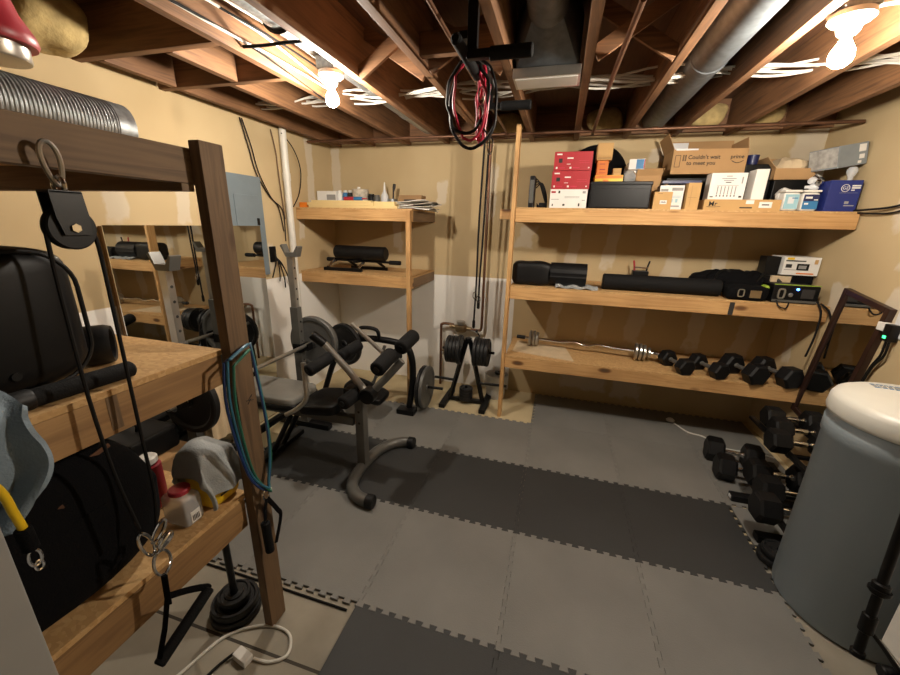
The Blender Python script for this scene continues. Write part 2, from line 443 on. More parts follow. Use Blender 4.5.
# cross bridging between the joists
def bridge(xa, xb, y, za=ZJ+.01, zb=ZT-.02):
    b = B(); d = Vector((xb-xa, 0, zb-za)); L = d.length
    b.box(-L/2, L/2, -.009, .009, -.03, .03, .002, Matrix.Rotation(-math.atan2(d.z, d.x), 3, 'Y'))
    b.bm.transform(Matrix.Translation(((xa+xb)/2, y, (za+zb)/2))); struct(b, 'bridging', 'joist_x', None, CE)
for xa, xb in ((-1.035, -.712), (-.672, -.33), (.06, .385)):
    bridge(xa, xb, 1.93); bridge(xa, xb, 2.0, ZT-.02, ZJ+.01)
b = B(); b.box(-.672, -.33, 1.80, 1.84, 2.29, 2.38, .003); struct(b, 'blocking', 'joist_x', None, CE)
# sill and rim band at the back
b = B(); b.box(XL, XR, YB-.04, YB-.002, 2.30, ZT, .002); struct(b, 'rim_joist', 'joist_x', None, CE)

# insulation lumps in the joist bays at the back wall and at the left
def lump(c, sz, seed, label, group=None):
    b = B()
    def f(p):
        q = noise.noise_vector(Vector((p.x*9+seed, p.y*9, p.z*9)))
        return p+q*.022
    b.pillow(c, sz, 2.6, 30, 16, fn=f)
    return solo(b, 'insulation_batt', 'insul', label, 'insulation', group, sharp=80)
lump((-2.08, 1.26, 2.335), (.28, .28, .22), 3, 'large yellowish fibreglass batt sagging above the left wall')
for i, (x, nm) in enumerate([(-.52, 'fibreglass batt at the back wall directly left of the timber post'), (.24, 'fibreglass batt at the back wall above the red boxes'), (.92, 'fibreglass batt at the back wall right of the round duct'), (1.27, 'fibreglass batt at the back wall behind the right lamp')]):
    lump((x, YB-.10, 2.39), (.27, .11, .16), 10+i, nm, 'insulation batts along the back wall')

# foam floor tiles: neighbours share one toothed edge
T = .61; GX, GY = -.692, 1.07
def edge(L=T, n=20, ta=.0175):
    """toothed edge from 0 to L as (along, across) pairs: dovetail tabs on every other step"""
    p = L/n; out = [(0.002, 0)]
    for i in range(1, n, 2):
        a = i*p
        out += [(a+.003, 0), (a-.0015, ta), (a+p+.0015, ta), (a+p-.003, 0)]
    return out+[(L-.002, 0)]
E0 = edge()
def tile(ix, iy, mat, label, group, edges=(1, 1, 1, 1), w=T, h=T):
    x0, y0 = GX+ix*T, GY+iy*T; g = .0007
    pts = []
    def run(p, d, nrm, on, L):
        if not on: pts.append(p); return
        for a, c in E0: pts.append((p[0]+d[0]*a*L/T+nrm[0]*c, p[1]+d[1]*a*L/T+nrm[1]*c))
    # shared profile: bottom and top edges push +y, left and right push +x
    run((x0, y0), (1, 0), (0, 1), edges[0], w)
    run((x0+w, y0), (0, 1), (1, 0), edges[1], h)
    q = len(pts); run((x0, y0+h), (1, 0), (0, 1), edges[2], w)
    if not edges[2]: pts[q:] = [(x0+w, y0+h), (x0, y0+h)]
    else: pts[q:] = pts[q:][::-1]
    q = len(pts); run((x0, y0), (0, 1), (1, 0), edges[3], h); pts[q:] = pts[q:][::-1]
    if not edges[3]: pts.pop(); pts.append((x0, y0)) if edges[0] else None
    cx, cy = x0+w/2, y0+h/2
    pts2 = []
    for p in pts:
        if not pts2 or (abs(p[0]-pts2[-1][0])+abs(p[1]-pts2[-1][1])) > 1e-5: pts2.append(p)
    if abs(pts2[0][0]-pts2[-1][0])+abs(pts2[0][1]-pts2[-1][1]) < 1e-5: pts2.pop()
    pts2 = [(cx+(p[0]-cx)*(1-g*2), cy+(p[1]-cy)*(1-g*2)) for p in pts2]
    b = B(); n = len(pts2); rings = []
    for z, k in ((-.0118, 1), (-.0012, 1), (0, .9965)):
        rings.append([b.bm.verts.new((cx+(p[0]-cx)*k, cy+(p[1]-cy)*k, z)) for p in pts2])
    for P, Q in zip(rings, rings[1:]):
        for i in range(n): b._f([P[i], P[(i+1) % n], Q[(i+1) % n], Q[i]])
    b._f(rings[0][::-1]); b._f(rings[-1])
    o = solo(b, 'foam_floor_tile', mat, label, 'floor mat', group, sharp=1)
GG, GD = 'grey foam floor tiles', 'dark foam floor tiles'
DARKLAB = {-3: 'dark foam tile at the left end of the dark strip under the bench head', -2: 'dark foam tile under the bench padded seat', -1: 'dark foam tile under the curved front foot of the bench', 0: 'dark foam tile in the strip just right of the bench foot', 1: 'middle right dark foam tile of the strip, in open floor', 2: 'dark foam tile at the right end of the strip beside the dumbbells'}
for i in (-2, -1, 0, 1, 2): tile(i, 1, 'matdark', DARKLAB[i], GD)
FRONT = {-2: 'grey foam tile behind the wooden rack post, in front of the dark strip', -1: 'grey foam tile just right of the wooden rack post', 0: 'grey foam tile directly behind the lone dark front tile', 1: 'grey foam tile in front of the middle of the dark strip', 2: 'grey foam tile in front of the right end of the dark strip, left of the tank'}
for i in (-2, -1, 0, 1, 2): tile(i, 0, 'matgrey', FRONT[i], GG)
BACK = {-2: 'grey foam tile behind the bench head, beside the mirror', -1: 'grey foam tile behind the bench, in front of the weight tree', 0: 'grey foam tile behind the dark strip, in front of the tall thin post', 1: 'grey foam tile behind the dark strip, in front of the long shelves', 2: 'grey foam tile behind the right end of the dark strip, by the dumbbells'}
for i in (-2, -1, 0, 1, 2): tile(i, 2, 'matgrey', BACK[i], GG)
ROW3 = {1: 'grey foam tile under the left half of the long shelves', 2: 'grey foam tile under the middle of the long shelves', 3: 'grey foam tile in the right back corner under the long shelves'}
for i in (1, 2): tile(i, 3, 'matgrey', ROW3[i], GG)
tile(3, 3, 'matgrey', ROW3[3], GG, (1, 0, 1, 1), w=.55)
tile(3, 2, 'matgrey', 'grey foam tile under the dumbbells at the right wall', GG, (1, 0, 1, 1), w=.55)
b = B(); b.box(1.158, 1.688, 1.985, 2.287, -.0118, 0, .001); solo(b, 'foam_floor_tile', 'matgrey', 'cut grey foam tile under the dumbbell rack, beside the end of the dark strip', 'floor mat', GG)
tile(0, -1, 'matdark', 'lone dark foam tile at the bottom of the view', GD, (1, 1, 1, 0))
tile(1, -1, 'matdark', 'dark foam tile cut by the bottom edge of the view', GD, (1, 1, 1, 1))
tile(2, -1, 'matgrey', 'grey foam tile at the bottom right, in front of the tank', GG, (1, 1, 1, 1))
b = B(); b.tube(smooth([(-2.2, 1.045, -.007), (-1.6, 1.05, -.007), (-1.2, 1.05, -.007), (-.72, 1.045, -.007)]), .005)
solo(b, 'floor_cable', 'wireblack', 'black cable on the concrete along the front edge of the grey tiles', 'cable')

# ------------------------------------------------------------------ ceiling services
def lamp(x, y, z, label, bm='bulb'):
    t = thing('porcelain_lamp', label, 'lamp', (x, y, z))
    b = B(); b.lathe([(.02, .03), (.058, .028), (.060, .012), (.05, .002), (.034, -.004), (.03, -.022), (.024, -.03)], (x, y, z), n=28); b.obj('lamp_holder', 'porcelain', t)
    b = B(); b.lathe([(.014, -.028), (.014, -.046), (.02, -.056), (.03, -.075), (.033, -.092), (.029, -.109), (.016, -.121), (.002, -.125)], (x, y, z), n=20); b.obj('bulb', bm, t)
    for s in (-1, 1):
        b = B(); b.cyl((x+s*.043, y, z+.012), (x+s*.043, y, z+.003), .004, n=8); b.obj('screw', 'bronze', t)
    b = B(); b.box(x-.05, x+.05, y-.05, y+.05, z+.03, z+.085, .006); b.obj('junction_box', 'galv', t)
lamp(-1.165, 1.885, 2.262, 'bare lit bulb in a round white holder above the weight bench')
lamp(.83, 1.75, 2.245, 'bare lit bulb in a round white holder at upper right, near the tank', 'bulb2')

def duct(name, p0, p1, r, mat, label, seams=()):
    t = thing(name, label, 'duct', (p0[0], p0[1], p0[2]-r))
    b = B(); b.cyl(p0, p1, r, n=32); b.obj('duct_pipe', mat, t)
    for y in seams:
        b = B(); b.lathe([(r, -.03), (r+.004, -.026), (r+.004, .026), (r, .03)], (p0[0], y, p0[2]), (0, 1, 0), 32, closed=False); b.obj('duct_collar', mat, t)
    return t
t = duct('round_duct', (-1.22, .2, 2.43), (-1.22, YB-.05, 2.43), .078, 'galv', 'shiny galvanised round duct running above the left bulb', (2.1, 3.0))
b = B(); b.tube(smooth([(-1.395, 1.58, 2.30), (-1.31, 1.60, 2.305), (-1.2, 1.62, 2.315), (-1.08, 1.64, 2.32)]), .007, 8); b.obj('hanger_rod', 'blackmetal', t)
b = B(); b.tube([(-1.22+.082*math.cos(a), 1.60, 2.43+.082*math.sin(a)) for a in [PI*(.9+1.2*k/14) for k in range(15)]], .011, 6, flat=.3); b.obj('hanger_strap', 'blackmetal', t)
duct('round_duct', (.592, .4, 2.395), (.592, YB-.05, 2.395), .085, 'galvdark', 'dull grey round duct running between the joists right of the centre', (2.35,))
t = thing('duct_boot', 'dark sheet metal duct flaring to a flat register between the centre joists', 'duct', (-.14, 2.0, 2.26))
b = B(); b.cyl((-.135, .3, 2.41), (-.135, 1.80, 2.41), .078, n=28); b.obj('duct_pipe', 'galvdark', t)
b = B()
n = 28; A = [b.bm.verts.new((-.135+.078*math.cos(2*PI*k/n), 1.78, 2.41+.078*math.sin(2*PI*k/n))) for k in range(n)]
def sq(a, hx, hz):
    c, s = math.cos(a), math.sin(a); m = max(abs(c)/hx, abs(s)/hz); return c/m, s/m
C1 = [b.bm.verts.new((-.14+sq(2*PI*k/n+.001, .142, .105)[0], 1.99, 2.385+sq(2*PI*k/n+.001, .142, .105)[1])) for k in range(n)]
C2 = [b.bm.verts.new((v.co.x, 2.13, v.co.z)) for v in C1]
for P, Q in ((A, C1), (C1, C2)):
    for k in range(n): b._f([P[k], P[(k+1) % n], Q[(k+1) % n], Q[k]])
b._f(C2[::-1]); b.obj('boot', 'galvdark', t, sharp=25)
b = B(); b.box(-.287, .012, 1.985, 2.145, 2.238, 2.278, .003); b.obj('register_frame', 'silver', t)
b = B(); b.box(-.275, 0.0, 2.0, 2.12, 2.234, 2.2385, .001); b.obj('register_plate', 'white', t, label='pale plate under the register')

# white cables strung through the joists
cabs = []
for k in range(7):
    pts = []
    ph = random.random()*6
    yb = 2.42+.022*k; zb = 2.345+.012*(k % 4)
    for i in range(34):
        x = -2.2+i*(3.9/33)
        pts.append((x, yb+.035*math.sin(x*2.1+ph)+.02*math.sin(x*7.3+ph*2)+.06*(x < -1.4)*(-1.4-x), zb+.016*math.sin(x*8.7+ph)))
    b = B(); b.tube(smooth(pts, 2), .0058, 6, flat=.8)
    solo(b, 'electrical_cable', 'wire', 'white electrical cable strung across under the ceiling through every joist', 'cable', 'white cables strung across the joists')
for k in range(5):
    ph = random.random()*6; pts = []
    for i in range(16):
        y = .5+i*.118
        pts.append((-1.392+.012*k+.012*math.sin(y*4+ph), y, 2.30+.03*k+.018*math.sin(y*3.1+ph)-.05*max(0, y-1.7)))
    b = B(); b.tube(smooth(pts, 3), .0055, 6)
    solo(b, 'electrical_cable', 'wire' if k in (1, 2, 4) else 'wireblack', 'white electrical cable running along the big left joist beside the shiny duct' if k in (1, 2, 4) else 'dark electrical cable running along the big left joist beside the shiny duct', 'cable', 'white cables along the left joist' if k in (1, 2, 4) else 'dark cables along the left joist')
b = B(); b.tube(smooth([(.88, 1.79, 2.30), (1.0, 1.82, 2.32), (1.2, 1.75, 2.29), (1.45, 1.72, 2.262), (1.7, 1.70, 2.268)]), .006, 6)
solo(b, 'electrical_cable', 'wire', 'white cable leaving the right lamp towards the right wall', 'cable')
b = B(); b.tube([(XL+.02, 3.17, 2.258), (XR-.02, 3.17, 2.258)], .011, 10)
for x in (-1.6, -.5, .55, 1.3): b.cyl((x-.018, 3.17, 2.258), (x+.018, 3.17, 2.258), .015, n=10)
solo(b, 'gas_pipe', 'brass', 'thin brown iron pipe running below the joists along the back wall', 'pipe')
b = B(); b.tube(smooth([(.17, 1.5, 2.268), (.155, 2.2, 2.262), (.15, 3.3, 2.262)]), .011, 8)
solo(b, 'water_pipe', 'brass', 'brown pipe running towards the back wall right of the register', 'pipe')
b = B(); b.tube(smooth([(-.47, .9, 2.265), (-.475, 1.8, 2.262), (-.47, 3.2, 2.262)]), .008, 8)
solo(b, 'conduit', 'brass', 'thin dark conduit under the ceiling left of the pull up bar', 'pipe')

# ------------------------------------------------------------------ wooden shelving
t = thing('wall_shelving', 'long three tier pine shelving across the back wall, holding boxes and dumbbells', 'shelving', (.68, 3.25, 0))
SX0, SX1, SF = -.345, 1.725, 2.967
for z, nm in ((1.725, 'top'), (1.142, 'mid'), (.557, 'low')):
    h = .105
    b = B(); b.box(SX0, SX1, SF, SF+.038, z-h, z-.012, .003); b.obj('front_rail', 'pine_x', t)
    b = B(); b.box(SX0+.001, SX1, SF+.001, YB-.002, z-.012, z, .001); b.obj('shelf_board', 'osb', t)
    b = B(); b.box(SX0, SX1, YB-.042, YB-.002, z-h, z-.0125, .003); b.obj('back_rail', 'pine_x', t)
    for x in (SX0, .33, 1.0, SX1-.038):
        b = B(); b.box(x, x+.038, SF+.0385, YB-.0425, z-h, z-.0125, .003); b.obj('cross_rail', 'pine_y', t)
b = B(); b.box(-.375, -.346, SF-.012, SF+.07, -.0118, 2.275, .003); b.obj('post', 'pine_z', t)
b = B(); b.box(-.47, -.376, SF+.071, SF+.109, 1.64, 1.713, .003); b.obj('rail_end', 'pine_x', t)
b = B(); b.box(1.165, 1.195, SF-.0012, SF+.002, 1.04, 1.128); b.obj('tape_mark', 'ink', t, label='black mark on the middle rail')

t = thing('corner_shelving', 'pine two tier shelf unit in the back left corner under paint cans and boards', 'shelving', (-1.7, 3.25, 0))
for z in (1.702, 1.155):
    b = B(); b.box(XL+.003, -1.165, 2.95, 2.988, z-.098, z-.012, .003); b.obj('front_rail', 'pine_x', t)
    b = B(); b.box(XL+.003, -1.165, 2.951, YB-.003, z-.012, z, .001); b.obj('shelf_board', 'osb', t)
    b = B(); b.box(-1.203, -1.165, 2.9885, YB-.003, z-.098, z-.0125, .003); b.obj('side_rail', 'old_y', t)
    b = B(); b.box(XL+.003, -1.204, YB-.041, YB-.003, z-.098, z-.0125, .003); b.obj('back_rail', 'pine_x', t)
    b = B(); b.box(XL+.003, XL+.041, 2.989, YB-.042, z-.098, z-.0125, .003); b.obj('side_rail', 'pine_y', t)
b = B(); b.box(-1.202, -1.166, 2.911, 2.9495, -.0118, 1.69, .003); b.obj('post', 'pine_z', t)

t = thing('storage_rack', 'brown lumber storage rack in the left foreground with flake board shelves', 'shelving', (-1.6, .3, 0))
RY0, RY1 = -.75, .935
b = B(); b.box(-1.008, -.97, .893, .972, -.0118, 1.795, .003)
b.obj('post', 'old_z', t)
b = B(); b.box(-1.05, -1.009, RY0, .97, 1.682, 1.775, .003); b.obj('top_beam', 'old_y', t)
b = B(); b.box(-1.92, -1.051, RY0, .955, 1.735, 1.752, .001); b.obj('top_board', 'osb', t)
b = B(); b.box(-1.92, -1.051, .855, .892, 1.662, 1.734, .003); b.box(-1.0515, -1.009, .855, .892, 1.662, 1.6815); b.obj('end_rail', 'old_x', t)
b = B(); b.box(-1.05, -1.009, RY0, .892, 1.073, 1.172, .003); b.obj('front_rail', 'rack_y', t)
b = B(); b.box(-1.92, -1.008, RY0, .9, 1.173, 1.190, .001); b.obj('shelf_board', 'osb', t)
b = B(); b.box(-1.92, -1.051, .85, .888, 1.08, 1.172, .003); b.obj('end_rail', 'rack_x', t)
b = B(); b.box(-1.05, -1.009, RY0, .892, .50, .617, .003); b.obj('front_rail', 'rack_y', t)
b = B(); b.box(-1.92, -1.008, RY0, .912, .618, .635, .001); b.obj('shelf_board', 'osb', t)
b = B(); b.box(-1.92, -1.051, .85, .888, .52, .617, .003); b.obj('end_rail', 'rack_x', t)
for y in (RY0, ):
    b = B(); b.box(-1.008, -.97, y, y+.08, -.0118, 1.795, .003); b.obj('post', 'old_z', t)
for y in (RY0, .12):
    b = B(); b.box(-1.965, -1.925, y, y+.08, -.0118, 1.80, .003); b.obj('post', 'old_z', t)
b = B(); b.box(-1.0085, -1.0078, .56, .585, 1.085, 1.172); b.obj('stain', 'old_z', t, label='dark stain on the middle rail')
# marker scrawl on the post
b = B(); b.tube([(-.9695, .93, .985), (-.9695, .945, 1.0), (-.9695, .935, 1.0), (-.9695, .952, 1.012)], .0014, 5); b.tube([(-.9695, .925, 1.0), (-.9695, .955, .992)], .0014, 5); b.obj('scrawl', 'ink', t, label='black marker scrawl')

# ------------------------------------------------------------------ left wall
t = thing('wall_mirror', 'large frameless mirror leaning on the left wall behind the bench', 'mirror', (-2.22, 1.93, 0))
b = B(); b.box(-2.214, -2.208, 1.40, 2.462, .0, 1.545); b.obj('mirror_glass', 'mirror', t)
b = B(); b.box(-2.2485, -2.2145, 1.405, 2.457, -.0115, 1.54); b.obj('backing_board', 'carddark', t)
t = thing('breaker_box', 'grey blue electrical breaker panel on the left wall above the mirror', 'breaker box', (-2.22, 2.37, 1.17))
b = B(); b.box(-2.2495, -2.222, 2.20, 2.535, 1.17, 1.895, .004); b.obj('panel_cover', 'panel', t)
b = B(); b.box(-2.2215, -2.217, 2.26, 2.49, 1.36, 1.76, .002); pd = b.obj('panel_door', 'panel', t)
b = B(); b.box(-2.2165, -2.212, 2.45, 2.475, 1.55, 1.60, .002); b.obj('latch', 'blackmetal', pd)
b = B(); b.cyl((-2.215, 2.828, -.0115), (-2.215, 2.828, 2.29), .028, n=18)
for z in (.6, 1.9): b.cyl((-2.215, 2.828, z), (-2.215, 2.828, z+.06), .032, n=18)
solo(b, 'vent_pipe', 'pvc', 'white plastic pipe running up the left wall beside the corner shelves', 'pipe')
def wirething(pts, r, mat, label, cat='cable', group=None, name='wall_cable', k=6):
    b = B(); b.tube(smooth(pts, k), r, 6); return solo(b, name, mat, label, cat, group)
X = -2.236
wirething([(X, 2.42, 2.27), (X, 2.47, 2.1), (X, 2.52, 1.92), (X, 2.62, 1.78), (X, 2.72, 1.69), (X, 2.76, 1.5)], .0042, 'wireblack', 'dark cable curving down the left wall right of the grey panel', 'cable', 'dark cables on the left wall')
wirething([(X, 2.44, 2.27), (X, 2.50, 2.1), (X, 2.545, 1.93), (X, 2.65, 1.76), (X, 2.77, 1.66), (X, 2.77, 1.42)], .0042, 'wireblack', 'dark cable curving down the left wall right of the grey panel', 'cable', 'dark cables on the left wall')
wirething([(X, 2.72, 2.26), (X, 2.755, 2.1), (X, 2.765, 1.9), (X, 2.79, 1.6)], .005, 'wirebrown', 'thin tan cable directly left of the white plastic pipe', 'cable')
wirething([(-2.205, 2.80, 2.25), (-2.18, 2.90, 2.15), (-2.18, 2.97, 2.0), (-2.18, 2.93, 1.82), (-2.2, 2.86, 1.7)], .0045, 'wireblack', 'black cable looping around the right of the white plastic pipe', 'cable')
t = thing('wall_outlet', 'left wall outlet with black cords hanging, below the grey panel', 'outlet', (-2.24, 2.6, 1.27))
b = B(); b.box(-2.2495, -2.238, 2.575, 2.645, 1.26, 1.385, .004); b.obj('outlet_plate', 'blackmetal', t)
for i, (dy, L) in enumerate(((-.06, .16), (.02, .2), (.08, .26), (.13, .22), (.17, .30))):
    b = B(); b.tube(smooth([(-2.23, 2.61, 1.34-i*.012), (-2.205, 2.61+dy*.3, 1.32-L*.3), (-2.21, 2.61+dy*.8, 1.30-L*.7), (-2.22, 2.61+dy, 1.30-L)]), .005, 6); b.obj('cord', 'wireblack', t)

# ------------------------------------------------------------------ right wall
t = thing('wall_mirror', 'dark framed narrow mirror hung on the right wall above the tank', 'mirror', (1.72, 2.7, .4))
R = Matrix.Rotation(math.radians(9), 4, 'X')
def rw(b): b.bm.transform(Matrix.Translation((0, 2.74, .80)) @ R @ Matrix.Translation((0, -2.74, -.80))); return b
y0, y1, z0, z1 = 2.555, 2.935, .36, 1.255
b = B(); fw = .033
for q in ((y0, y0+fw, z0, z1), (y1-fw, y1, z0, z1), (y0+fw, y1-fw, z0, z0+fw), (y0+fw, y1-fw, z1-fw, z1)): b.box(1.700, 1.7345, *q, .004)
rw(b).obj('mirror_frame', 'darkframe', t)
b = B(); b.box(1.712, 1.733, y0+fw, y1-fw, z0+fw, z1-fw); rw(b).obj('mirror_glass', 'mirror', t)
t = thing('wall_outlet', 'right wall outlet holding a black adapter with a green light', 'outlet', (1.73, 2.44, 1.05))
b = B(); b.box(1.727, 1.7348, 2.38, 2.47, 1.08, 1.24, .004); b.obj('outlet_plate', 'frosted', t)
b = B(); b.box(1.685, 1.7265, 2.415, 2.465, 1.06, 1.15, .006); ad = b.obj('adapter', 'blackmetal', t)
b = B(); b.box(1.683, 1.686, 2.43, 2.45, 1.075, 1.09, .001); b.obj('indicator_light', 'ledgreen', ad, label='small green light')
b = B(); b.box(1.69, 1.73, 2.468, 2.52, 1.105, 1.15, .004); b.obj('plug', 'white', t)
for k in range(2):
    b = B(); b.tube(smooth([(1.70, 2.44-.02*k, 1.06), (1.705, 2.45-.02*k, .98), (1.71, 2.49-.01*k, .9), (1.715, 2.52, .80-.03*k)]), .006, 6); b.obj('cord', 'wireblack', t)
wirething([(1.70, 2.99, 1.733), (1.70, 2.90, 1.733), (1.715, 2.7, 1.745), (1.72, 2.5, 1.81), (1.72, 2.2, 1.9)], .006, 'wireblack', 'black cord running from the top shelf along the right wall, upper one', 'cord')
wirething([(1.71, 2.99, 1.72), (1.715, 2.85, 1.71), (1.72, 2.7, 1.715), (1.72, 2.5, 1.77), (1.724, 2.2, 1.87)], .005, 'wireblack', 'black cord running from the top shelf along the right wall, lower one', 'cord')
wirething([(1.64, 2.955, 1.17), (1.665, 2.93, 1.10), (1.67, 2.93, .95), (1.66, 2.94, .8)], .006, 'wireblack', 'black cord hanging from the power station down over the middle shelf rail', 'cord')
wirething([(1.66, 2.955, 1.16), (1.70, 2.93, 1.12), (1.725, 2.915, 1.05)], .006, 'wireblack', 'black cord running from the power station to behind the framed mirror', 'cord')

# ------------------------------------------------------------------ brine tank
t = thing('brine_tank', 'large grey blue round water softener tank with a cream lid', 'tank', (1.40, 1.71, 0))
TC = (1.40, 1.71, 0)
b = B(); b.lathe([(.245, -.0118), (.260, .0), (.262, .02), (.262, .79), (.268, .80), (.268, .86), (.262, .868), (.262, .90)], TC, n=56); b.obj('tank_body', 'tank', t)
b = B(); b.lathe([(.264, .895), (.272, .898), (.275, .91), (.271, .955), (.262, .972), (.24, .983), (.15, .994), (.0, .999)], TC, n=56); b.obj('tank_lid', 'lid', t, sharp=60)
ex = Vector((.96, -.28, 0)); ey = Vector((.28, .96, 0))
for i, (tx, sz, w) in enumerate((('', 0, .09), ('', 0, .11), ('', 0, .10), ('', 0, .11), ('', 0, .08))):
    o = Vector((1.325, 1.905, 1.0))-ey*(.014*i)+ex*(0.0)
    b = B()
    k = 0; x = 0
    while x < w:
        l = random.uniform(.008, .022)
        b.box(0, l, -.004, .004, -.0005, .0006); b.bm.verts.ensure_lookup_table()
        for v in b.bm.verts[-8:]:
            p = v.co.copy(); rr = None; q = o+ex*(p.x+x)+ey*p.y; d = math.hypot(q.x-1.40, q.y-1.71)
            z = .9992-(.005*d/.15 if d < .15 else .005+.011*(d-.15)/.09)
            v.co = Vector((q.x, q.y, z+.0004+p.z))
        x += l+.005
    b.obj('label_print', 'midblue' if i in (0, 4) else 'greyink', t, label='printed notice on the lid')

# pipe valve and white edge at the lower right corner
t = thing('drain_valve', 'black pipe valve hanging in front of the tank at lower right', 'valve', (1.03, 1.12, .36))
a0 = Vector((1.018, 1.155, .345)); a1 = Vector((1.052, 1.235, .84)); d = a1-a0
def al(f): return a0+d*f
b = B(); b.cyl(al(.0), al(1.0), .0125, n=18); b.obj('pipe', 'blackmetal', t)
b = B(); b.cyl(al(.42), al(.50), .021, n=20, bev=.004); b.cyl(al(.44), al(.46), .026, n=20); b.obj('union_nut', 'blackmetal', t)
b = B(); b.cyl(al(.16), al(.28), .018, n=18, bev=.003); b.obj('valve_body', 'blackmetal', t)
b = B(); b.cyl(al(-.01), al(.03), .018, n=18, bev=.003); b.obj('cap', 'blackmetal', t)
b = B(); b.tube([al(.2), al(.17)+Vector((.04, -.02, -.03)), al(.12)+Vector((.085, -.03, -.06))], [.006, .006, .008], 8); b.obj('lever', 'blackmetal', t)
b = B(); b.cyl(al(1.0), al(2.2)+Vector((0.0, 0, 0)), .0125, n=14); b.cyl(al(2.2), al(2.2)+Vector((.5, .02, 0)), .0125, n=14); b.obj('riser', 'blackmetal', t)
t = thing('filter_unit', 'white boxy unit cut by the lower right edge of the view', 'appliance', (1.43, 1.04, 0))
b = B(); b.box(1.162, 1.70, .80, 1.273, .30, .78, .006); b.obj('housing', 'white', t)
b = B(); b.box(1.158, 1.704, .796, 1.277, .288, .2995, .003); b.obj('bottom_rim', 'silver', t)
b = B(); b.box(1.20, 1.66, .84, 1.24, -.0118, .2875, .01); b.obj('base', 'blackmat', t)
for k, (y, z) in enumerate(((1.20, .25), (1.12, .22), (1.16, .17))):
    b = B(); b.cyl((1.13, y, z), (1.1995, y, z), .022, n=16, bev=.004); b.obj('fitting', 'blackmetal', t)

# ------------------------------------------------------------------ gym gear
def plate(t, c, ax, r, w, mat='iron', name='weight_plate', rim=True):
    """weight plate: raised rim, dished web with ring of lettering blocks, hub"""
    b = B(); h = w/2
    b.lathe([(.016, -h), (.035, -h), (.038, -h*.55), (r*.80, -h*.55), (r*.86, -h), (r*.97, -h), (r, -h*.7), (r, h*.7), (r*.97, h), (r*.86, h), (r*.80, h*.55), (.038, h*.55), (.035, h), (.016, h)], c, ax, 44, closed=True)
    return b.obj(name, mat, t, sharp=30)

# weight bench lying along the dark strip
t = thing('weight_bench', 'grey and black padded weight bench with a leg developer standing on the dark strip', 'exercise bench', (-1.6, 1.93, 0))
by = 1.93
b = B(); b.pillow((-1.775, by, .475), (.52, .30, .075), 7, 40, 14); b.obj('back_pad', 'padgrey', t, sharp=70)
b = B(); b.pillow((-1.775, by, .445), (.535, .315, .05), 7, 40, 10); b.obj('pad_underside', 'blackmat', t, sharp=70)
b = B(); b.pillow((-1.36, by+.01, .46), (.28, .31, .075), 6, 36, 14, Matrix.Rotation(math.radians(-6), 3, 'Y')); b.obj('seat_pad', 'blackmat', t, sharp=70)
b = B(); b.box(-1.95, -1.16, by-.028, by+.028, .33, .39, .005); b.obj('main_beam', 'greysteel', t)
b = B(); b.box(-1.145, -1.085, by-.032, by+.032, .03, .555, .006); b.obj('front_post', 'greysteel', t)
for z in (.36, .44):
    b = B(); b.cyl((-1.115, by-.0335, z), (-1.115, by-.028, z), .008, n=10); b.cyl((-1.0855, by, z), (-1.081, by, z), .008, n=10) if False else None; b.obj('bolt_hole', 'ink', t)
foot = smooth([(-.90, by-.305, .034), (-.975, by-.297, .034), (-1.05, by-.25, .034), (-1.10, by-.16, .034), (-1.115, by, .034), (-1.10, by+.16, .034), (-1.05, by+.27, .034), (-.975, by+.335, .034), (-.90, by+.345, .034)], 6)
b = B(); b.tube(foot, .036, 16); ff = b.obj('front_foot', 'greysteel', t)
for s in (-1, 1):
    b = B(); b.cyl((-.935, by+s*.325+.02, .034), (-.885, by+s*.325+.02, .034), .042, n=18, bev=.006); b.obj('foot_cap', 'black', ff)
b = B(); b.tube([(-1.62, by-.05, .335), (-1.79, by-.05, .03)], .018, 10); b.tube([(-1.62, by+.05, .335), (-1.79, by+.05, .03)], .018, 10) if False else None; b.obj('support_leg', 'blackmetal', t)
b = B(); b.tube([(-1.62, by+.05, .335), (-1.79, by+.05, .03)], .018, 10); b.obj('support_leg', 'blackmetal', t)
b = B(); b.box(-1.81, -1.77, by-.26, by+.26, -.0, .035, .005); b.obj('rear_foot', 'blackmetal', t)
for y, hk in ((1.385, -1), (2.30, 1)):
    u = -1.83
    b = B(); b.box(u-.032, u+.032, y-.026, y+.026, .0, .98, .004); up = b.obj('upright', 'greysteel', t)
    b = B(); b.box(u-.024, u+.024, y-.019, y+.019, .98, 1.36, .004); b.obj('inner_upright', 'silver', up, label='silver upper post')
    for k in range(7):
        b = B(); b.cyl((u+.0315, y, .42+.075*k), (u+.0335, y, .42+.075*k), .0085, n=12); b.obj('adjuster_hole', 'ink' if k % 2 else 'chrome', up)
    for k in range(4):
        b = B(); b.cyl((u+.0235, y, 1.04+.075*k), (u+.0255, y, 1.04+.075*k), .0075, n=12); b.obj('adjuster_hole', 'ink', up)
    b = B(); b.prism([(-.06, .075), (-.045, .085), (-.022, .03), (.045, .03), (.075, .075), (.085, .07), (.062, .0), (-.02, .0)], (u, y-.028, 1.345), (1, 0, 0), (0, 0, 1), (0, .056, 0)); b.obj('bar_hook', 'greysteel', up)
    b = B(); b.box(u+.033, u+.10, y-.03, y+.03, .655, .672, .003); b.box(u+.088, u+.10, y-.03, y+.03, .672, .71, .003); b.box(u-.036, u+.036, y-.031, y+.031, .63, .70, .004); b.obj('safety_catch', 'blackmetal', up)
    b = B(); b.box(u-.30, u+.20, y-.03, y+.03, .0, .05, .006) if False else b.box(u-.25, u+.22, y-.03, y+.03, .0, .045, .006); b.obj('upright_foot', 'blackmetal', up)
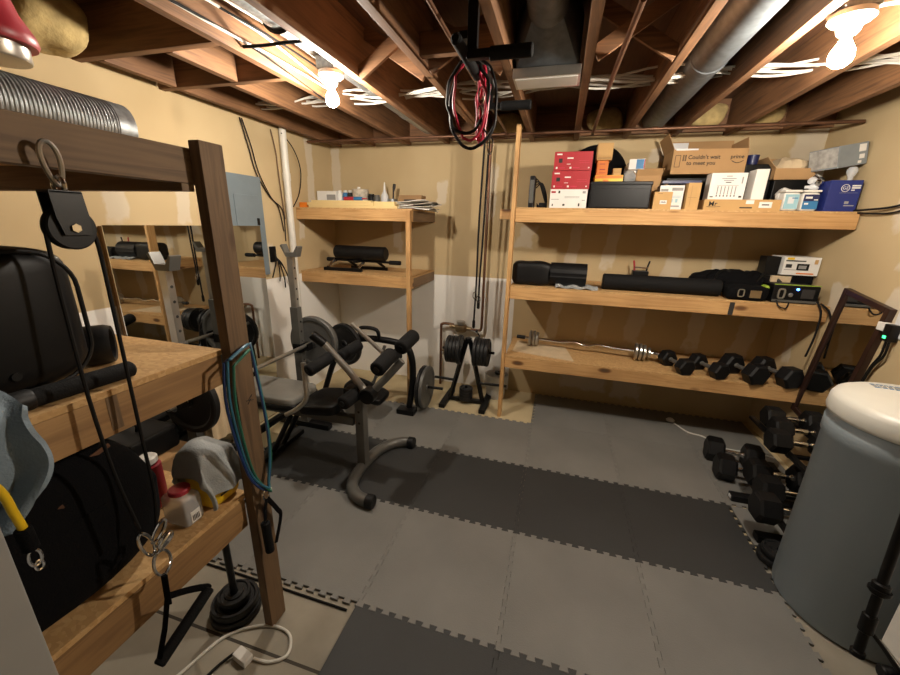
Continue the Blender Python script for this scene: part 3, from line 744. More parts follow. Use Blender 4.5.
b = B(); b.box(-1.85, -1.81, 1.411, 2.274, .20, .24, .004); b.obj('cross_brace', 'blackmetal', t)
# leg developer: silver arm, grey arm, foam rollers
piv = Vector((-1.03, by-.05, .58))
b = B(); b.tube([(-1.37, by-.02, .90), (-1.17, by-.03, .715), tuple(piv)], .022, 12); b.obj('developer_arm', 'silver', t)
b = B(); b.cyl((-1.40, by-.05, .93), (-1.335, by-.02, .865), .03, n=16, bev=.006); b.obj('arm_bracket', 'blackmetal', t)
b = B(); b.tube([tuple(piv+Vector((.0, .03, 0))), (-.93, by+.0, .69), (-.84, by+.03, .80)], .024, 12); b.obj('rear_arm', 'greysteel', t)
b = B(); b.lathe([(.045, -.035), (.05, -.03), (.05, .03), (.045, .035)], piv, (0, 1, 0), 20); b.obj('pivot', 'blackmetal', t)
b = B(); b.box(-1.20, -1.03, by-.06, by+.04, .545, .60, .006); b.obj('pivot_bracket', 'blackmetal', t)
def roller(p, q, r=.038):
    b = B(); p = Vector(p); q = Vector(q); d = q-p
    b.tube([p, p+d*.03, p+d*.06, p+d*.94, p+d*.97, q], [r*.7, r*.93, r, r, r*.93, r*.7], 20); ro = b.obj('foam_roller', 'foam', t)
    b = B(); b.cyl(p-d*.03, p+d*.02, r*.42, n=12); b.obj('roller_cap', 'black', ro)
roller((-1.33, by-.21, .755), (-1.285, by-.04, .795)); roller((-1.245, by+.0, .785), (-1.20, by+.17, .82))
roller((-.915, by-.16, .80), (-.90, by+.02, .84), .046); roller((-.865, by+.06, .865), (-.845, by+.24, .90), .046)
roller((-1.14, by-.17, .56), (-1.11, by+.06, .575), .043)
b = B(); b.cyl((-1.16, by+.02, 1.0), (-.955, by-.0, .85), .013, n=14); b.obj('weight_peg', 'silver', t)
b = B(); b.tube(smooth([(-1.40, by-.15, .78), (-1.39, by-.16, .66), (-1.38, by-.18, .56), (-1.44, by-.2, .49), (-1.52, by-.2, .44)]), .015, 10); b.obj('handle_bar', 'silver', t)

t = thing('barbell', 'long silver barbell resting on the bench catches with a plate on each end', 'barbell', (-1.765, 1.9, .69))
bx, bz = -1.768, .687
b = B(); b.cyl((bx, 1.22, bz), (bx, 2.72, bz), .0135, n=16); b.obj('bar', 'silver', t)
plate(t, (bx, 1.335, bz), (0, 1, 0), .185, .038, 'iron'); plate(t, (bx, 2.40, bz), (0, 1, 0), .205, .04, 'greyiron'); plate(t, (bx, 2.445, bz), (0, 1, 0), .18, .03, 'iron')
b = B(); b.lathe([(.014, -.03), (.028, -.03), (.028, .03), (.014, .03)], (bx, 2.345, bz), (0, 1, 0), 18, closed=True); b.obj('collar', 'chrome', t)
b = B(); b.lathe([(.014, -.03), (.028, -.03), (.028, .03), (.014, .03)], (bx, 1.275, bz), (0, 1, 0), 18, closed=True); b.obj('collar', 'chrome', t)

def drape(name, mat, label, fn, nu, nv, th, cat, group=None):
    b = B(); b.sheet(fn, nu, nv, th); return solo(b, name, mat, label, cat, group, sharp=85)
def towelbar(u, v):
    s = (v-.5)*.66; r = .022
    y = 1.47+.15*(u-.5)*(1-.25*abs(v-.5))+.006*math.sin(v*9)
    if abs(s) < r*PI/2: a = s/r; x, z = bx+r*math.sin(a), bz+r*math.cos(a)
    else: x, z = bx+math.copysign(r+.012*(abs(s)-.03)+.006*math.sin(u*15), s), bz-(abs(s)-r*PI/2)
    return (x, y, z)
drape('cream_towel', 'cream', 'cream towel draped over the near end of the barbell, behind the storage rack', towelbar, 14, 40, .006, 'towel')

# second machine behind the bench
t = thing('hyperextension_bench', 'black tubular exercise bench with loop handle and foam roller behind the weight bench', 'exercise bench', (-1.25, 2.75, 0))
b = B(); b.tube(smooth([(-1.72, 2.72, .60), (-1.5, 2.74, .645), (-1.32, 2.75, .645), (-1.16, 2.76, .615), (-1.10, 2.765, .52), (-1.09, 2.77, .33), (-1.12, 2.78, .10), (-1.13, 2.78, .045)], 6), .028, 14); b.obj('frame_tube', 'blackmetal', t)
b = B(); b.tube(smooth([(-1.54, 2.72, .655), (-1.54, 2.70, .73), (-1.50, 2.69, .755), (-1.41, 2.69, .755), (-1.37, 2.70, .73), (-1.37, 2.72, .655)], 5), .016, 10); b.obj('handle', 'black', t)
b = B(); b.box(-1.22, -1.06, 2.70, 2.80, .0, .045, .006); b.obj('front_foot', 'blackmetal', t)
b = B(); b.cyl((-1.11, 2.78, .20), (-1.08, 2.90, .20), .013, n=12); b.cyl((-1.08, 2.90, .2), (-.86, 2.90, .205), .0125, n=12); b.obj('plate_horn', 'blackmetal', t)
for k, m in ((0, 'iron'), (1, 'greyiron')): plate(t, (-1.045+.035*k, 2.90, .2005), (1, 0, 0), .19, .03, m)
b = B(); b.tube(smooth([(-1.70, 2.72, .60), (-1.78, 2.66, .42), (-1.85, 2.60, .16), (-1.87, 2.58, .04)]), .024, 12); b.obj('rear_leg', 'blackmetal', t)
b = B(); b.box(-1.91, -1.83, 2.42, 2.74, .0, .045, .006); b.obj('rear_foot', 'blackmetal', t)
b = B(); b.cyl((-1.88, 2.40, .09), (-1.55, 2.385, .09), .045, n=20, bev=.01); b.obj('foam_roller', 'foam', t)
b = B(); b.tube([(-1.86, 2.58, .06), (-1.72, 2.42, .09)], .016, 8); b.obj('roller_arm', 'blackmetal', t)
b = B(); b.cyl((-1.27, 2.72, .50), (-1.19, 2.70, .56), .05, n=18, bev=.008); b.obj('knee_pad', 'foam', t)
b = B(); b.tube([(-1.33, 2.74, .60), (-1.40, 2.72, .35), (-1.45, 2.72, .22)], .014, 10); b.obj('link_rod', 'greysteel', t)
b = B(); b.pillow((-1.45, 2.62, .22), (.36, .24, .07), 5, 30, 10, Matrix.Rotation(.3, 3, 'Y')); b.obj('seat_pad', 'blackmat', t, sharp=70)
plate(t, (-1.66, 2.66, .60), (.25, 1, 0), .18, .035, 'iron')

# weight tree
t = thing('weight_tree', 'black A shaped weight tree loaded with iron plates by the back wall', 'weight rack', (-.72, 3.16, 0))
ty = 3.14; top = Vector((-.70, ty, .60))
for s in (-1, 1):
    f = Vector((-.70+s*.155, ty, .02))
    b = B(); d = top+Vector((s*.015, 0, 0))-f
    b.tube([f, f+d], .022, 4); b.obj('leg', 'blackmetal', t)
    b = B(); x = -.70+s*.185; b.box(x-.028, x+.028, ty-.19, ty+.19, -.0118, .028, .005); b.obj('foot', 'black', t)
    b = B(); b.cyl((-.70+s*.03, ty, .50), (-.70+s*.24, ty, .505), .0125, n=12); b.obj('peg', 'blackmetal', t)
    L = .2 if s < 0 else .26
    b = B(); b.cyl((-.70+s*.11, ty, .2), (-.70+s*(.11+L), ty, .205), .0125, n=12); b.obj('peg', 'blackmetal', t)
    for k in range(4):
        plate(t, (-.70+s*(.075+.034*k), ty, .502), (1, 0, 0), .125 if k else .135, .031, 'iron')
b = B(); b.box(-.855, -.545, ty-.02, ty+.02, .0, .03, .004); b.obj('base_bar', 'blackmetal', t)
b = B(); b.cyl((-.70, ty, .59), (-.70, ty, .625), .03, n=16, bev=.006); b.obj('top_cap', 'blackmetal', t)
b = B(); b.cyl((-.70, ty-.02, .03), (-.70, ty-.02, .17), .012, n=10); b.obj('base_peg', 'blackmetal', t)
for k in range(4): plate(t, (-.70, ty-.02, .045+.03*k), (0, 0, 1), .062, .028, 'iron')

b = B(); X = -.46; Yb = 3.36
b.lathe([(.085, -.0118), (.09, 0), (.105, .20), (.11, .215), (.11, .225), (.100, .225), (.086, .01), (.001, .008)], (X, Yb, 0), n=32)
o = solo(b, 'plastic_bucket', 'frosted', 'whitish plastic bucket on the floor behind the tall thin post', 'bucket')
t = thing('rubber_gasket', 'small black ring lying on the rim of the whitish bucket', 'ring', (X+.03, 3.36, .235))
b = B(); b.lathe([(.02, 0), (.045, 0), (.05, .01), (.045, .022), (.02, .022)], (X+.03, Yb, .2265), (0, .1, 1), 20, closed=True); b.obj('rubber_ring', 'black', t)

# water meter pipe on the back wall
t = thing('water_meter', 'water meter with copper and brass pipes on the white back wall', 'pipe', (-.88, 3.5, .3))
py = 3.475
b = B(); b.tube(smooth([(-1.06, py, -.0118), (-1.06, py, .3), (-1.06, py, .60), (-1.05, py, .635), (-1.01, py, .645), (-.93, py, .64)], 5), .0135, 12); b.obj('riser_pipe', 'brass', t)
b = B(); b.cyl((-.97, py, .625), (-.75, py, .61), .02, n=16); b.pillow((-.855, py, .612), (.12, .08, .09), 3, 24, 12); mb = b.obj('meter_body', 'bronze', t)
b = B(); b.cyl((-.855, py-.01, .65), (-.855, py-.01, .685), .045, n=22, bev=.006); b.obj('meter_dial', 'silver', mb)
b = B(); b.tube(smooth([(-.76, py, .61), (-.68, py, .605), (-.655, py, .62), (-.65, py, .7), (-.65, py, 1.0), (-.65, py, 2.25)], 5), .0125, 12); b.obj('supply_pipe', 'brass', t)
b = B(); b.cyl((-.69, py-.02, .605), (-.69, py-.05, .605), .012, n=10); b.tube([(-.69, py-.05, .61), (-.65, py-.055, .56)], .007, 8); b.obj('shutoff_lever', 'blackmetal', t)
b = B(); b.cyl((-.905, py-.02, .50), (-.905, py-.02, .52), .04, n=20); b.tube([(-1.06, py, .36), (-.98, py-.01, .36), (-.95, py-.015, .42)], .008, 8); b.obj('drain_tap', 'bronze', t)

# cables hanging from the ceiling near the back wall
cy = 3.2
for i, (dx, lab) in enumerate(((-.012, 'left'), (.022, 'right'))):
    t = thing('pulley_cable', 'long black pulley cable hanging to the weight tree, %s of the pair' % lab, 'cable', (-.64, cy, .7), group=None)
    b = B(); b.tube(smooth([(-.635+dx, cy, 2.25), (-.65+dx*1.2, cy, 1.6), (-.655+dx*.8, cy, 1.1), (-.66+dx, cy, .95 if i else .78)], 6), .008, 8); b.obj('cable', 'wireblack', t)
    b = B(); b.lathe([(.006, 0), (.014, .01), (.014, .06), (.008, .08)], (-.66+dx, cy, .88 if i else .70), n=12); b.obj('cable_end', 'blackmetal', t)
    z = .97 if i else 1.0
    b = B(); b.tube([(-.66+dx+.016*math.cos(a), cy-.012, z+.03*math.sin(a)) for a in [2*PI*k/14 for k in range(14)]], .0035, 6, closed=True); b.obj('carabiner', 'chrome', t)

# ------------------------------------------------------------------ pull up bar with rubber bands
t = thing('pull_up_bar', 'black joist mounted pull up bar with padded handles under the centre of the ceiling', 'pull up bar', (-.3, 1.7, 2.15))
for y, x0 in ((1.47, -.355), (2.06, -.405)):
    b = B(); b.box(x0-.018, x0+.018, y-.012, y+.012, 2.145, 2.45, .003); b.obj('hanger', 'blackmetal', t)
    b = B(); b.box(x0-.018, x0+.20, y-.014, y+.014, 2.135, 2.163, .004); b.obj('bracket_bar', 'blackmetal', t)
    b = B(); b.cyl((x0+.06, y, 2.149), (x0+.205, y, 2.149), .021, n=18, bev=.004); b.obj('grip', 'foam', t)
b = B(); b.box(-.405, -.365, 1.47, 2.06, 2.20, 2.225, .003); b.obj('side_bar', 'blackmetal', t)
b = B(); b.cyl((-.392, 1.38, 2.168), (-.372, 1.64, 2.142), .0185, n=18, bev=.006); b.obj('grip', 'foam', t)
b = B(); b.tube([(-.374, 1.64, 2.142), (-.385, 1.76, 2.16), (-.387, 1.79, 2.21)], .014, 10); b.obj('handle_arm', 'blackmetal', t)
def band(name, mat, label, c, rx, rz, r, seed, group=None, ydir=.15, end=None):
    rn = random.Random(seed); pts = []
    for k in range(22):
        a = 2*PI*k/22
        w = 1+.07*math.sin(2*a+seed)
        pts.append((c[0]+rx*w*math.sin(a)+.006*rn.uniform(-1, 1), c[1]+ydir*.06*math.sin(a+seed)+.005*rn.uniform(-1, 1), c[2]+rz*math.cos(a)*w))
    P = smooth(pts+[pts[0]], 3)[:-1]
    b = B(); b.tube(P, r, 8, closed=True); return solo(b, name, mat, label, 'rubber band', group)
band('resistance_tube', 'wireblack', 'large black rubber tube loop hanging on the pull up bar', (-.385, 1.63, 2.045), .10, .15, .0065, 2)
band('resistance_tube', 'wireblack', 'black rubber tube loop hanging inside the larger black loop', (-.40, 1.60, 2.06), .075, .13, .006, 5)
band('resistance_tube', 'bandred', 'wide red rubber tube loop hanging on the left of the pull up bar', (-.395, 1.61, 2.05), .066, .135, .0055, 3)
for k in range(2):
    band('resistance_tube', 'bandred', 'narrow red rubber tube loop hanging straight under the pull up bar', (-.355+.006*k, 1.655+.012*k, 2.05-.012*k), .016+.004*k, .125, .0055, 7+k, 'narrow red tube loops')
t = thing('carabiner_clip', 'linked silver clips hanging among the red tubes', 'carabiner', (-.30, 1.68, 1.9))
for k, (x, z) in enumerate(((-.352, 2.075), (-.355, 2.015), (-.312, 1.90))):
    b = B(); b.tube([(x+.011*math.cos(a), 1.635+.01*k, z+.03*math.sin(a)) for a in [2*PI*q/16 for q in range(16)]], .0034, 6, closed=True); b.obj('link', 'chrome', t)
b = B(); b.tube(smooth([(-.355, 1.64, 1.985), (-.34, 1.65, 1.96), (-.312, 1.655, 1.93)]), .003, 6); b.obj('tether', 'wireblack', t)

# ------------------------------------------------------------------ things on and around the storage rack
t = thing('suitcase', 'black soft suitcase lying along the upper rack shelf, cut by the left edge', 'suitcase', (-1.3, .2, 1.19))
b = B()
b.pillow((-1.31, .13, 1.360), (.40, 1.02, .33), 9, 60, 24, Matrix.Identity(3)); b.obj('case_body', 'blackmat', t, sharp=80)
def rr(x, hy, hz, rad, cy_, cz, n=8):
    out = []
    for (sy, sz, a0) in ((1, 1, 0), (-1, 1, PI/2), (-1, -1, PI), (1, -1, 3*PI/2)):
        for k in range(n+1):
            a = a0+PI/2*k/n; out.append((x, cy_+sy*(hy-rad)+rad*math.cos(a), cz+sz*(hz-rad)+rad*math.sin(a)))
    return out
b = B(); b.tube(rr(-1.118, .495, .154, .09, .13, 1.360), .005, 8, closed=True); b.obj('piping', 'black', t)
b = B(); b.tube(rr(-1.50, .495, .154, .09, .13, 1.360), .005, 8, closed=True); b.obj('piping', 'black', t)
b = B(); b.box(-1.113, -1.105, -.1, .34, 1.24, 1.46, .02); b.obj('pocket', 'fabricblack', t)
for y, z in ((.47, 1.25), (.47, 1.46)):
    b = B(); b.cyl((-1.112, y, z), (-1.106, y, z), .009, n=14); b.obj('stud', 'black', t)
t = thing('padded_bar', 'thin black padded bar lying along the front of the upper rack shelf', 'bar', (-1.05, .3, 1.19))
b = B(); b.cyl((-1.085, .06, 1.212), (-1.04, .655, 1.212), .0205, n=20, bev=.006); b.obj('foam_sleeve', 'foam', t)
b = B(); b.lathe([(.021, -.06), (.0235, -.055), (.0235, .055), (.021, .06)], (-1.06, .40, 1.212), (.045, .595, 0), 18); b.obj('middle_band', 'black', t)
b = B(); b.lathe([(.03, 0), (.05, .008), (.055, .02), (.055, .06), (.05, .075), (.042, .072), (.04, .02)], (-1.235, .655, 1.246), (.25, .30, 0), 30)
o = solo(b, 'foam_roll', 'black', 'small black round roll just right of the suitcase on the upper rack shelf', 'roller')
t = thing('duffel_bag', 'large black duffel bag filling the lower rack shelf', 'bag', (-1.3, .25, .64))
def bagf(p):
    q = noise.noise_vector(Vector((p.x*4, p.y*4, p.z*4+2))); k = 1-.12*max(0, p.z/.21)*abs(p.y/.55)
    return Vector((p.x, p.y*k, p.z))+q*.012
b = B(); b.pillow((-1.285, .105, .845), (.52, 1.20, .415), 5.5, 56, 26, fn=bagf); b.obj('bag_body', 'fabricblack', t, sharp=80)
b = B(); b.tube([(-1.285+.235*math.cos(a), .55, .845+.185*math.sin(a)) for a in [2*PI*k/36 for k in range(36)]], .005, 8, closed=True); b.obj('piping', 'black', t)
b = B(); b.box(-1.034, -1.0285, .28, .52, .72, .90, .002); b.obj('side_pocket', 'fabricblack', t)
for y, z in ((.55, 1.015), (.415, .945)):
    b = B(); b.box(-1.075 if z > 1 else -1.036, -1.07 if z > 1 else -1.03, y-.03, y+.03, z-.006, z+.006, .002, Matrix.Rotation(.25, 3, 'X')); b.obj('trim_tab', 'brass', t, label='small brown tab')

# pulley hanging from a carabiner on the top beam
t = thing('cable_pulley', 'black cable pulley hanging from a silver carabiner on the top rack beam', 'pulley', (-.985, .555, 1.6))
px_, py_ = -.988, .562
b = B(); b.tube([(px_+.003*math.sin(a), py_+.002+.0145*math.cos(a)*(1+.28*math.sin(a))-.004*math.sin(a), 1.688+.040*math.sin(a)) for a in [2*PI*k/28 for k in range(28)]], .0048, 8, closed=True); b.obj('carabiner', 'silver', t)
b = B(); b.tube([(px_+.016*math.cos(a), py_+.004, 1.648+.016*math.sin(a)) for a in [2*PI*k/18 for k in range(18)]], .0045, 8, closed=True); b.cyl((px_, py_+.004, 1.622), (px_, py_+.004, 1.638), .009, n=12); b.obj('swivel', 'chrome', t)
for s in (-1, 1):
    b = B(); b.prism([(-.030, .0), (.026, .0), (.030, -.05), (.028, -.085), (-.02, -.085), (-.028, -.05)], (px_+s*.016-.002, py_+.004, 1.636), (0, 1, 0), (0, 0, 1), (.004, 0, 0)); b.obj('side_plate', 'blackmetal', t)
b = B(); b.box(px_-.018, px_+.018, py_-.026, py_+.03, 1.632, 1.638, .001); b.obj('yoke', 'blackmetal', t)
b = B(); b.lathe([(.008, -.011), (.041, -.011), (.044, -.008), (.039, 0), (.044, .008), (.041, .011), (.008, .011)], (px_, py_+.004, 1.565), (1, 0, 0), 40, closed=True); wh = b.obj('wheel', 'blackmat', t)
b = B(); b.cyl((px_+.012, py_+.004, 1.565), (px_+.022, py_+.004, 1.565), .009, n=6); b.obj('axle_bolt', 'chrome', wh)
b = B()
pts = [(-.955, .53, .83), (-.965, .516, 1.0), (-.978, .514, 1.2), (-.986, .520, 1.45)]+[(px_, py_+.004+.042*math.cos(a), 1.565+.042*math.sin(a)) for a in [PI*(1.05-1.1*k/10) for k in range(11)]]+[(-.986, .609, 1.5), (-.975, .600, 1.3), (-.965, .59, 1.05), (-.958, .584, .90), (-.952, .565, .80)]
b.tube(smooth(pts, 4), .0042, 8); solo(b, 'pulley_cable', 'wireblack', 'thin black cable over the hanging rack pulley, down past the duffel bag', 'cable')
t = thing('exercise_stirrup', 'black webbing stirrup handle hanging from silver snap hooks in front of the duffel bag', 'exercise stirrup', (-.95, .55, .43))
def link(c, rx, rz, tilt, r=.0042):
    b = B(); b.tube([(c[0]+.003*math.sin(a), c[1]+rx*math.cos(a)*math.cos(tilt)-rz*math.sin(a)*math.sin(tilt), c[2]+rx*math.cos(a)*math.sin(tilt)+rz*math.sin(a)*math.cos(tilt)) for a in [2*PI*k/20 for k in range(20)]], r, 8, closed=True); b.obj('snap_hook', 'chrome', t)
link((-.952, .535, .775), .013, .045, .25); link((-.95, .568, .79), .012, .03, -.6); link((-.948, .557, .695), .022, .042, .1)
b = B(); b.pillow((-.945, .575, .755), (.02, .05, .03), 2.5, 16, 8, Matrix.Rotation(.5, 3, 'X')); b.obj('snap_gate', 'chrome', t)
b = B(); b.tube(smooth([(-.947, .553, .655), (-.945, .548, .60), (-.943, .545, .565)]), .012, 8, flat=.4); b.obj('web_loop', 'fabricblack', t)
b = B(); b.tube([(-.943, .545, .585), (-.942, .52, .50), (-.94, .487, .425)], .010, 8, flat=.35); b.obj('strap', 'fabricblack', t)
b = B(); b.tube(smooth([(-.943, .55, .585), (-.942, .60, .548), (-.94, .648, .505), (-.938, .655, .49)], 4), .010, 8, flat=.35); b.obj('strap', 'fabricblack', t)
b = B(); b.cyl((-.939, .483, .415), (-.937, .658, .492), .016, n=16, bev=.004); b.obj('grip', 'foam', t)

# blue grey towel and yellow tube at the left edge
def tw(u, v):
    y = .15+.262*u-.05*u*max(0, v-.5); q = noise.noise_vector(Vector((u*3.2, v*2.6, .3))); fold = .016*math.sin(u*11+1+v*2)+.009*math.sin(u*23+v*6)+.03*q.x
    L = .31+.025*math.sin(u*7)-.10*max(0, u-.6)*2
    s = v*(.10+L)
    if s < .10: return (-1.06+s*1.03+max(fold, -.026)*1.4*(s/.1), y, 1.25+max(0, fold)*1.2-.022*(s/.1)**2)
    k = (s-.10)/L
    return (-.957+max(fold, -.026)*1.4+.014*math.sin(k*3), y-.05*k*k*u+.012*math.sin(k*7+u*4), 1.228-L*k*.82-.01+fold*.4)
drape('towel', 'towel', 'grey blue towel hanging over the upper rack shelf at the left edge', tw, 34, 34, .012, 'towel')
t = thing('resistance_tube', 'yellow resistance tube with black end and silver snap below the blue grey towel', 'rubber band', (-.91, .3, .95))
b = B(); b.tube(smooth([(-.96, .15, 1.36), (-.925, .26, 1.25), (-.905, .312, 1.14), (-.90, .322, 1.07), (-.90, .326, 1.03)], 6), .0068, 12); b.obj('yellow_tube', 'yellow', t)
b = B(); b.cyl((-.90, .325, 1.035), (-.90, .327, .985), .0125, n=14, bev=.002); b.obj('end_sleeve', 'fabricblack', t)
b = B(); b.tube([(-.90, .327+.009*math.cos(a), .965+.018*math.sin(a)) for a in [2*PI*k/16 for k in range(16)]], .003, 6, closed=True); b.obj('snap_hook', 'chrome', t)
b = B(); b.tube([(-.90, .329+.006*math.cos(a), .945+.01*math.sin(a)) for a in [2*PI*k/14 for k in range(14)]], .0025, 6, closed=True); b.obj('snap_ring', 'chrome', t)

t = thing('metal_cabinet', 'pale grey cabinet side cut by the lower left corner of the view', 'cabinet', (-.78, -.15, 0))
b = B(); b.box(-.985, -.584, -.5, .192, -.0118, 1.55, .004); b.obj('cabinet_body', 'cabinet', t)
b = B(); b.box(-.5835, -.571, -.48, .192, .03, 1.54, .003); cd = b.obj('cabinet_door', 'cabinet', t)
b = B(); b.cyl((-.562, -.42, .62), (-.562, -.42, .78), .006, n=10); b.obj('door_handle', 'silver', cd)

# on the top of the rack
b = B()
p0 = Vector((-1.235, .25, 1.832)); p1 = Vector((-1.22, .875, 1.82)); n = 420
prof = []
L = (p1-p0).length
for k in range(n+1):
    z = L*k/n; r = .067 if z > L*.93 else .066+.0011*math.sin(z*2*PI/.008)
    prof.append((r, z))
prof += [(.062, L+.004), (.05, L+.006)]
b.lathe(prof, p0, p1-p0, 36); t = solo(b, 'flexible_duct', 'galv', 'ribbed silver flexible duct lying on top of the rack beam', 'duct', sharp=50)
t = thing('paint_can', 'silver can with red lid standing on top of the rack at the upper left corner', 'can', (-1.235, .64, 1.91))
b = B(); b.lathe([(.001, 1.912), (.062, 1.912), (.064, 1.916), (.064, 1.942), (.001, 1.942)], (-1.225, .64, 0), n=36); b.obj('can_body', 'silver', t)
b = B(); b.lathe([(.001, 1.943), (.078, 1.943), (.082, 1.952), (.079, 1.967), (.060, 2.005), (.05, 2.045), (.001, 2.05)], (-1.225, .64, 0), n=36); b.obj('can_lid', 'redplastic', t)

# lower rack shelf, right end
t = thing('detergent_jug', 'yellow plastic jug at the right end of the lower rack shelf under a cloth', 'jug', (-1.095, .825, .636))
b = B(); b.pillow((-1.09, .852, .722), (.115, .125, .17), 6, 36, 18); b.obj('jug_body', 'yellow', t, sharp=80)
b = B(); b.cyl((-1.09, .852, .806), (-1.09, .852, .835), .022, n=18, bev=.003); b.obj('cap', 'redplastic', t)
for k, w in enumerate((.055, .07, .05)):
    b = B(); b.box(-1.0345, -1.0315, .852-w/2, .852+w/2, .675+.024*k, .683+.024*k, .001); b.obj('label_print', 'redplastic' if k == 2 else 'ink', t)
def rag(u, v):
    a = (u-.5)*.30; c = (v-.5)*.43
    q = .007*math.sin(u*13+v*3)+.006*math.sin(v*11+u*7)
    def fall(d, hw, s):
        e = abs(d)-hw
        if e <= 0: return d, 0.0
        k = min(e, .02)
        return math.copysign(hw+k*.55+max(0, e-.02)*s, d), (k*k/.04)+max(0, e-.02)*.97
    dy, z1 = fall(a, .05, .12); dx, z2 = fall(c, .045, .14)
    z = .852-max(z1, z2)-.35*min(z1, z2)+q*.8+.02*math.exp(-((a+.02)**2+c*c)/.002)
    amp = min(1, max(z1, z2)/.08)
    return (-1.09+dx+.012*amp*math.sin(u*16), .84+dy+.010*amp*math.sin(v*14+1), z)
drape('cleaning_cloth', 'greycloth', 'pale grey cloth draped over the yellow jug', rag, 26, 30, .005, 'cloth')
t = thing('plastic_jar', 'clear plastic jar with a white barcode label, between duffel bag and yellow jug', 'jar', (-1.095, .738, .636))
b = B(); b.pillow((-1.095, .738, .690), (.10, .068, .108), 7, 30, 14); b.obj('jar_body', 'clear', t, sharp=80)
b = B(); b.box(-1.0462, -1.0435, .722, .754, .650, .690, .0005); jl = b.obj('jar_label', 'paper', t)
for k in range(5):
    b = B(); b.box(-1.0435, -1.0427, .7265+.005*k, .729+.005*k, .656, .676); b.obj('barcode_bar', 'ink', jl)
b = B(); b.cyl((-1.095, .738, .7445), (-1.095, .738, .762), .031, n=24, bev=.003); b.obj('jar_lid', 'redplastic', t)
t = thing('spray_can', 'can with white top and red band partly hidden behind the grey cloth', 'can', (-1.25, .765, .636))
b = B(); b.cyl((-1.25, .765, .6365), (-1.25, .765, .80), .034, n=24, bev=.004); b.obj('can_body', 'redplastic', t)
b = B(); b.cyl((-1.25, .765, .8005), (-1.25, .765, .83), .028, n=20, bev=.006); b.obj('can_cap', 'white', t)

# bands on the rack post
def postband(mat, label, dy, dx, z0, z1):
    b = B(); pts = [(-.955+dx, .862+dy, z1), (-.955+dx, .842+dy, (z0+z1)/2+.1), (-.955, .885+dy, z0+.1), (-.945+dx, .93+dy*.3, z0), (-.945, .95, z0+.02), (-.955, .983+dy*.2, z0+.12), (-.965, .995+dy*.2, (z0+z1)/2), (-.985, .992+dy*.2, z1-.02), (-1.014-dx, .98, z1+.01), (-.985, .88+dy, z1+.02)]
    pts = [(-.958+dx, .858+dy, z1-.01)]+pts[1:8]+[(-.99, .990, z1), (-.962+dx, .93, z1+.015)]
    b.tube(smooth(pts+[pts[0]], 5)[:-1], .0048, 8, closed=True)
    return solo(b, 'resistance_tube', mat, label, 'rubber band')
postband('bandblue', 'deep blue rubber tube looped around the rack post', -.010, .004, .645, 1.175)
postband('bandteal', 'pale blue teal rubber tube looped around the rack post', -.004, .012, .655, 1.18)
postband('bandgreen', 'green rubber tube looped around the rack post', .012, .016, .64, 1.16)
t = thing('exercise_stirrup', 'black foam grip handle hanging at the bottom of the tubes on the rack post', 'exercise stirrup', (-.93, .93, .38))
b = B(); b.tube([(-.943, .925+.014*math.cos(a), .627+.02*math.sin(a)) for a in [2*PI*k/16 for k in range(16)]], .004, 6, closed=True); b.obj('ring', 'chrome', t)
b = B(); b.tube(smooth([(-.94, .925, .61), (-.938, .905, .56), (-.936, .90, .44), (-.935, .905, .40)]), .009, 8, flat=.4); b.obj('strap', 'fabricblack', t)
b = B(); b.tube(smooth([(-.94, .927, .61), (-.938, .965, .53), (-.936, .975, .49), (-.935, .935, .40)]), .009, 8, flat=.4); b.obj('strap', 'fabricblack', t)
b = B(); b.cyl((-.935, .897, .53), (-.935, .902, .39), .016, n=14, bev=.004); b.obj('grip', 'foam', t)

# loading pin with plates, cord on the concrete
t = thing('loading_pin', 'black loading pin with round plates standing on the concrete behind the rack post', 'weight', (-1.17, .90, 0))
for k, (r, w) in enumerate(((.098, .034), (.09, .03), (.062, .028))):
    plate(t, (-1.17, .915, .006+.034*k), (0, 0, 1), r, w, 'iron')
b = B(); b.cyl((-1.17, .915, -.0), (-1.17, .915, .36), .0135, n=14, bev=.003); b.obj('pin', 'blackmetal', t)
b = B(); b.tube(smooth([(-1.17, .915, .36), (-1.12, .93, .45), (-1.06, .945, .56), (-1.03, .945, .62)]), .004, 6); b.obj('tether', 'wireblack', t)
t = thing('extension_cord', 'white extension cord with socket end coiled on the concrete floor', 'cord', (-1.0, .8, 0))
b = B(); b.tube(smooth([(-1.25, .45, -.006), (-1.18, .64, -.006), (-1.13, .80, -.006), (-1.04, .875, -.006), (-.95, .90, -.006), (-.88, .885, -.006), (-.845, .825, -.006), (-.89, .785, -.006), (-.955, .775, -.003)], 8), .006, 8); b.obj('cord', 'wire', t)
b = B(); b.box(-1.03, -.96, .745, .785, -.0115, .02, .006, rotz(-.2)); b.obj('socket_end', 'white', t)
b = B(); b.tube(smooth([(-1.035, .765, .005), (-1.07, .70, -.006), (-1.08, .60, -.006), (-1.05, .5, -.006)]), .0055, 8); b.obj('plug_cord', 'wireblack', t, label='thin black cord plugged into it')

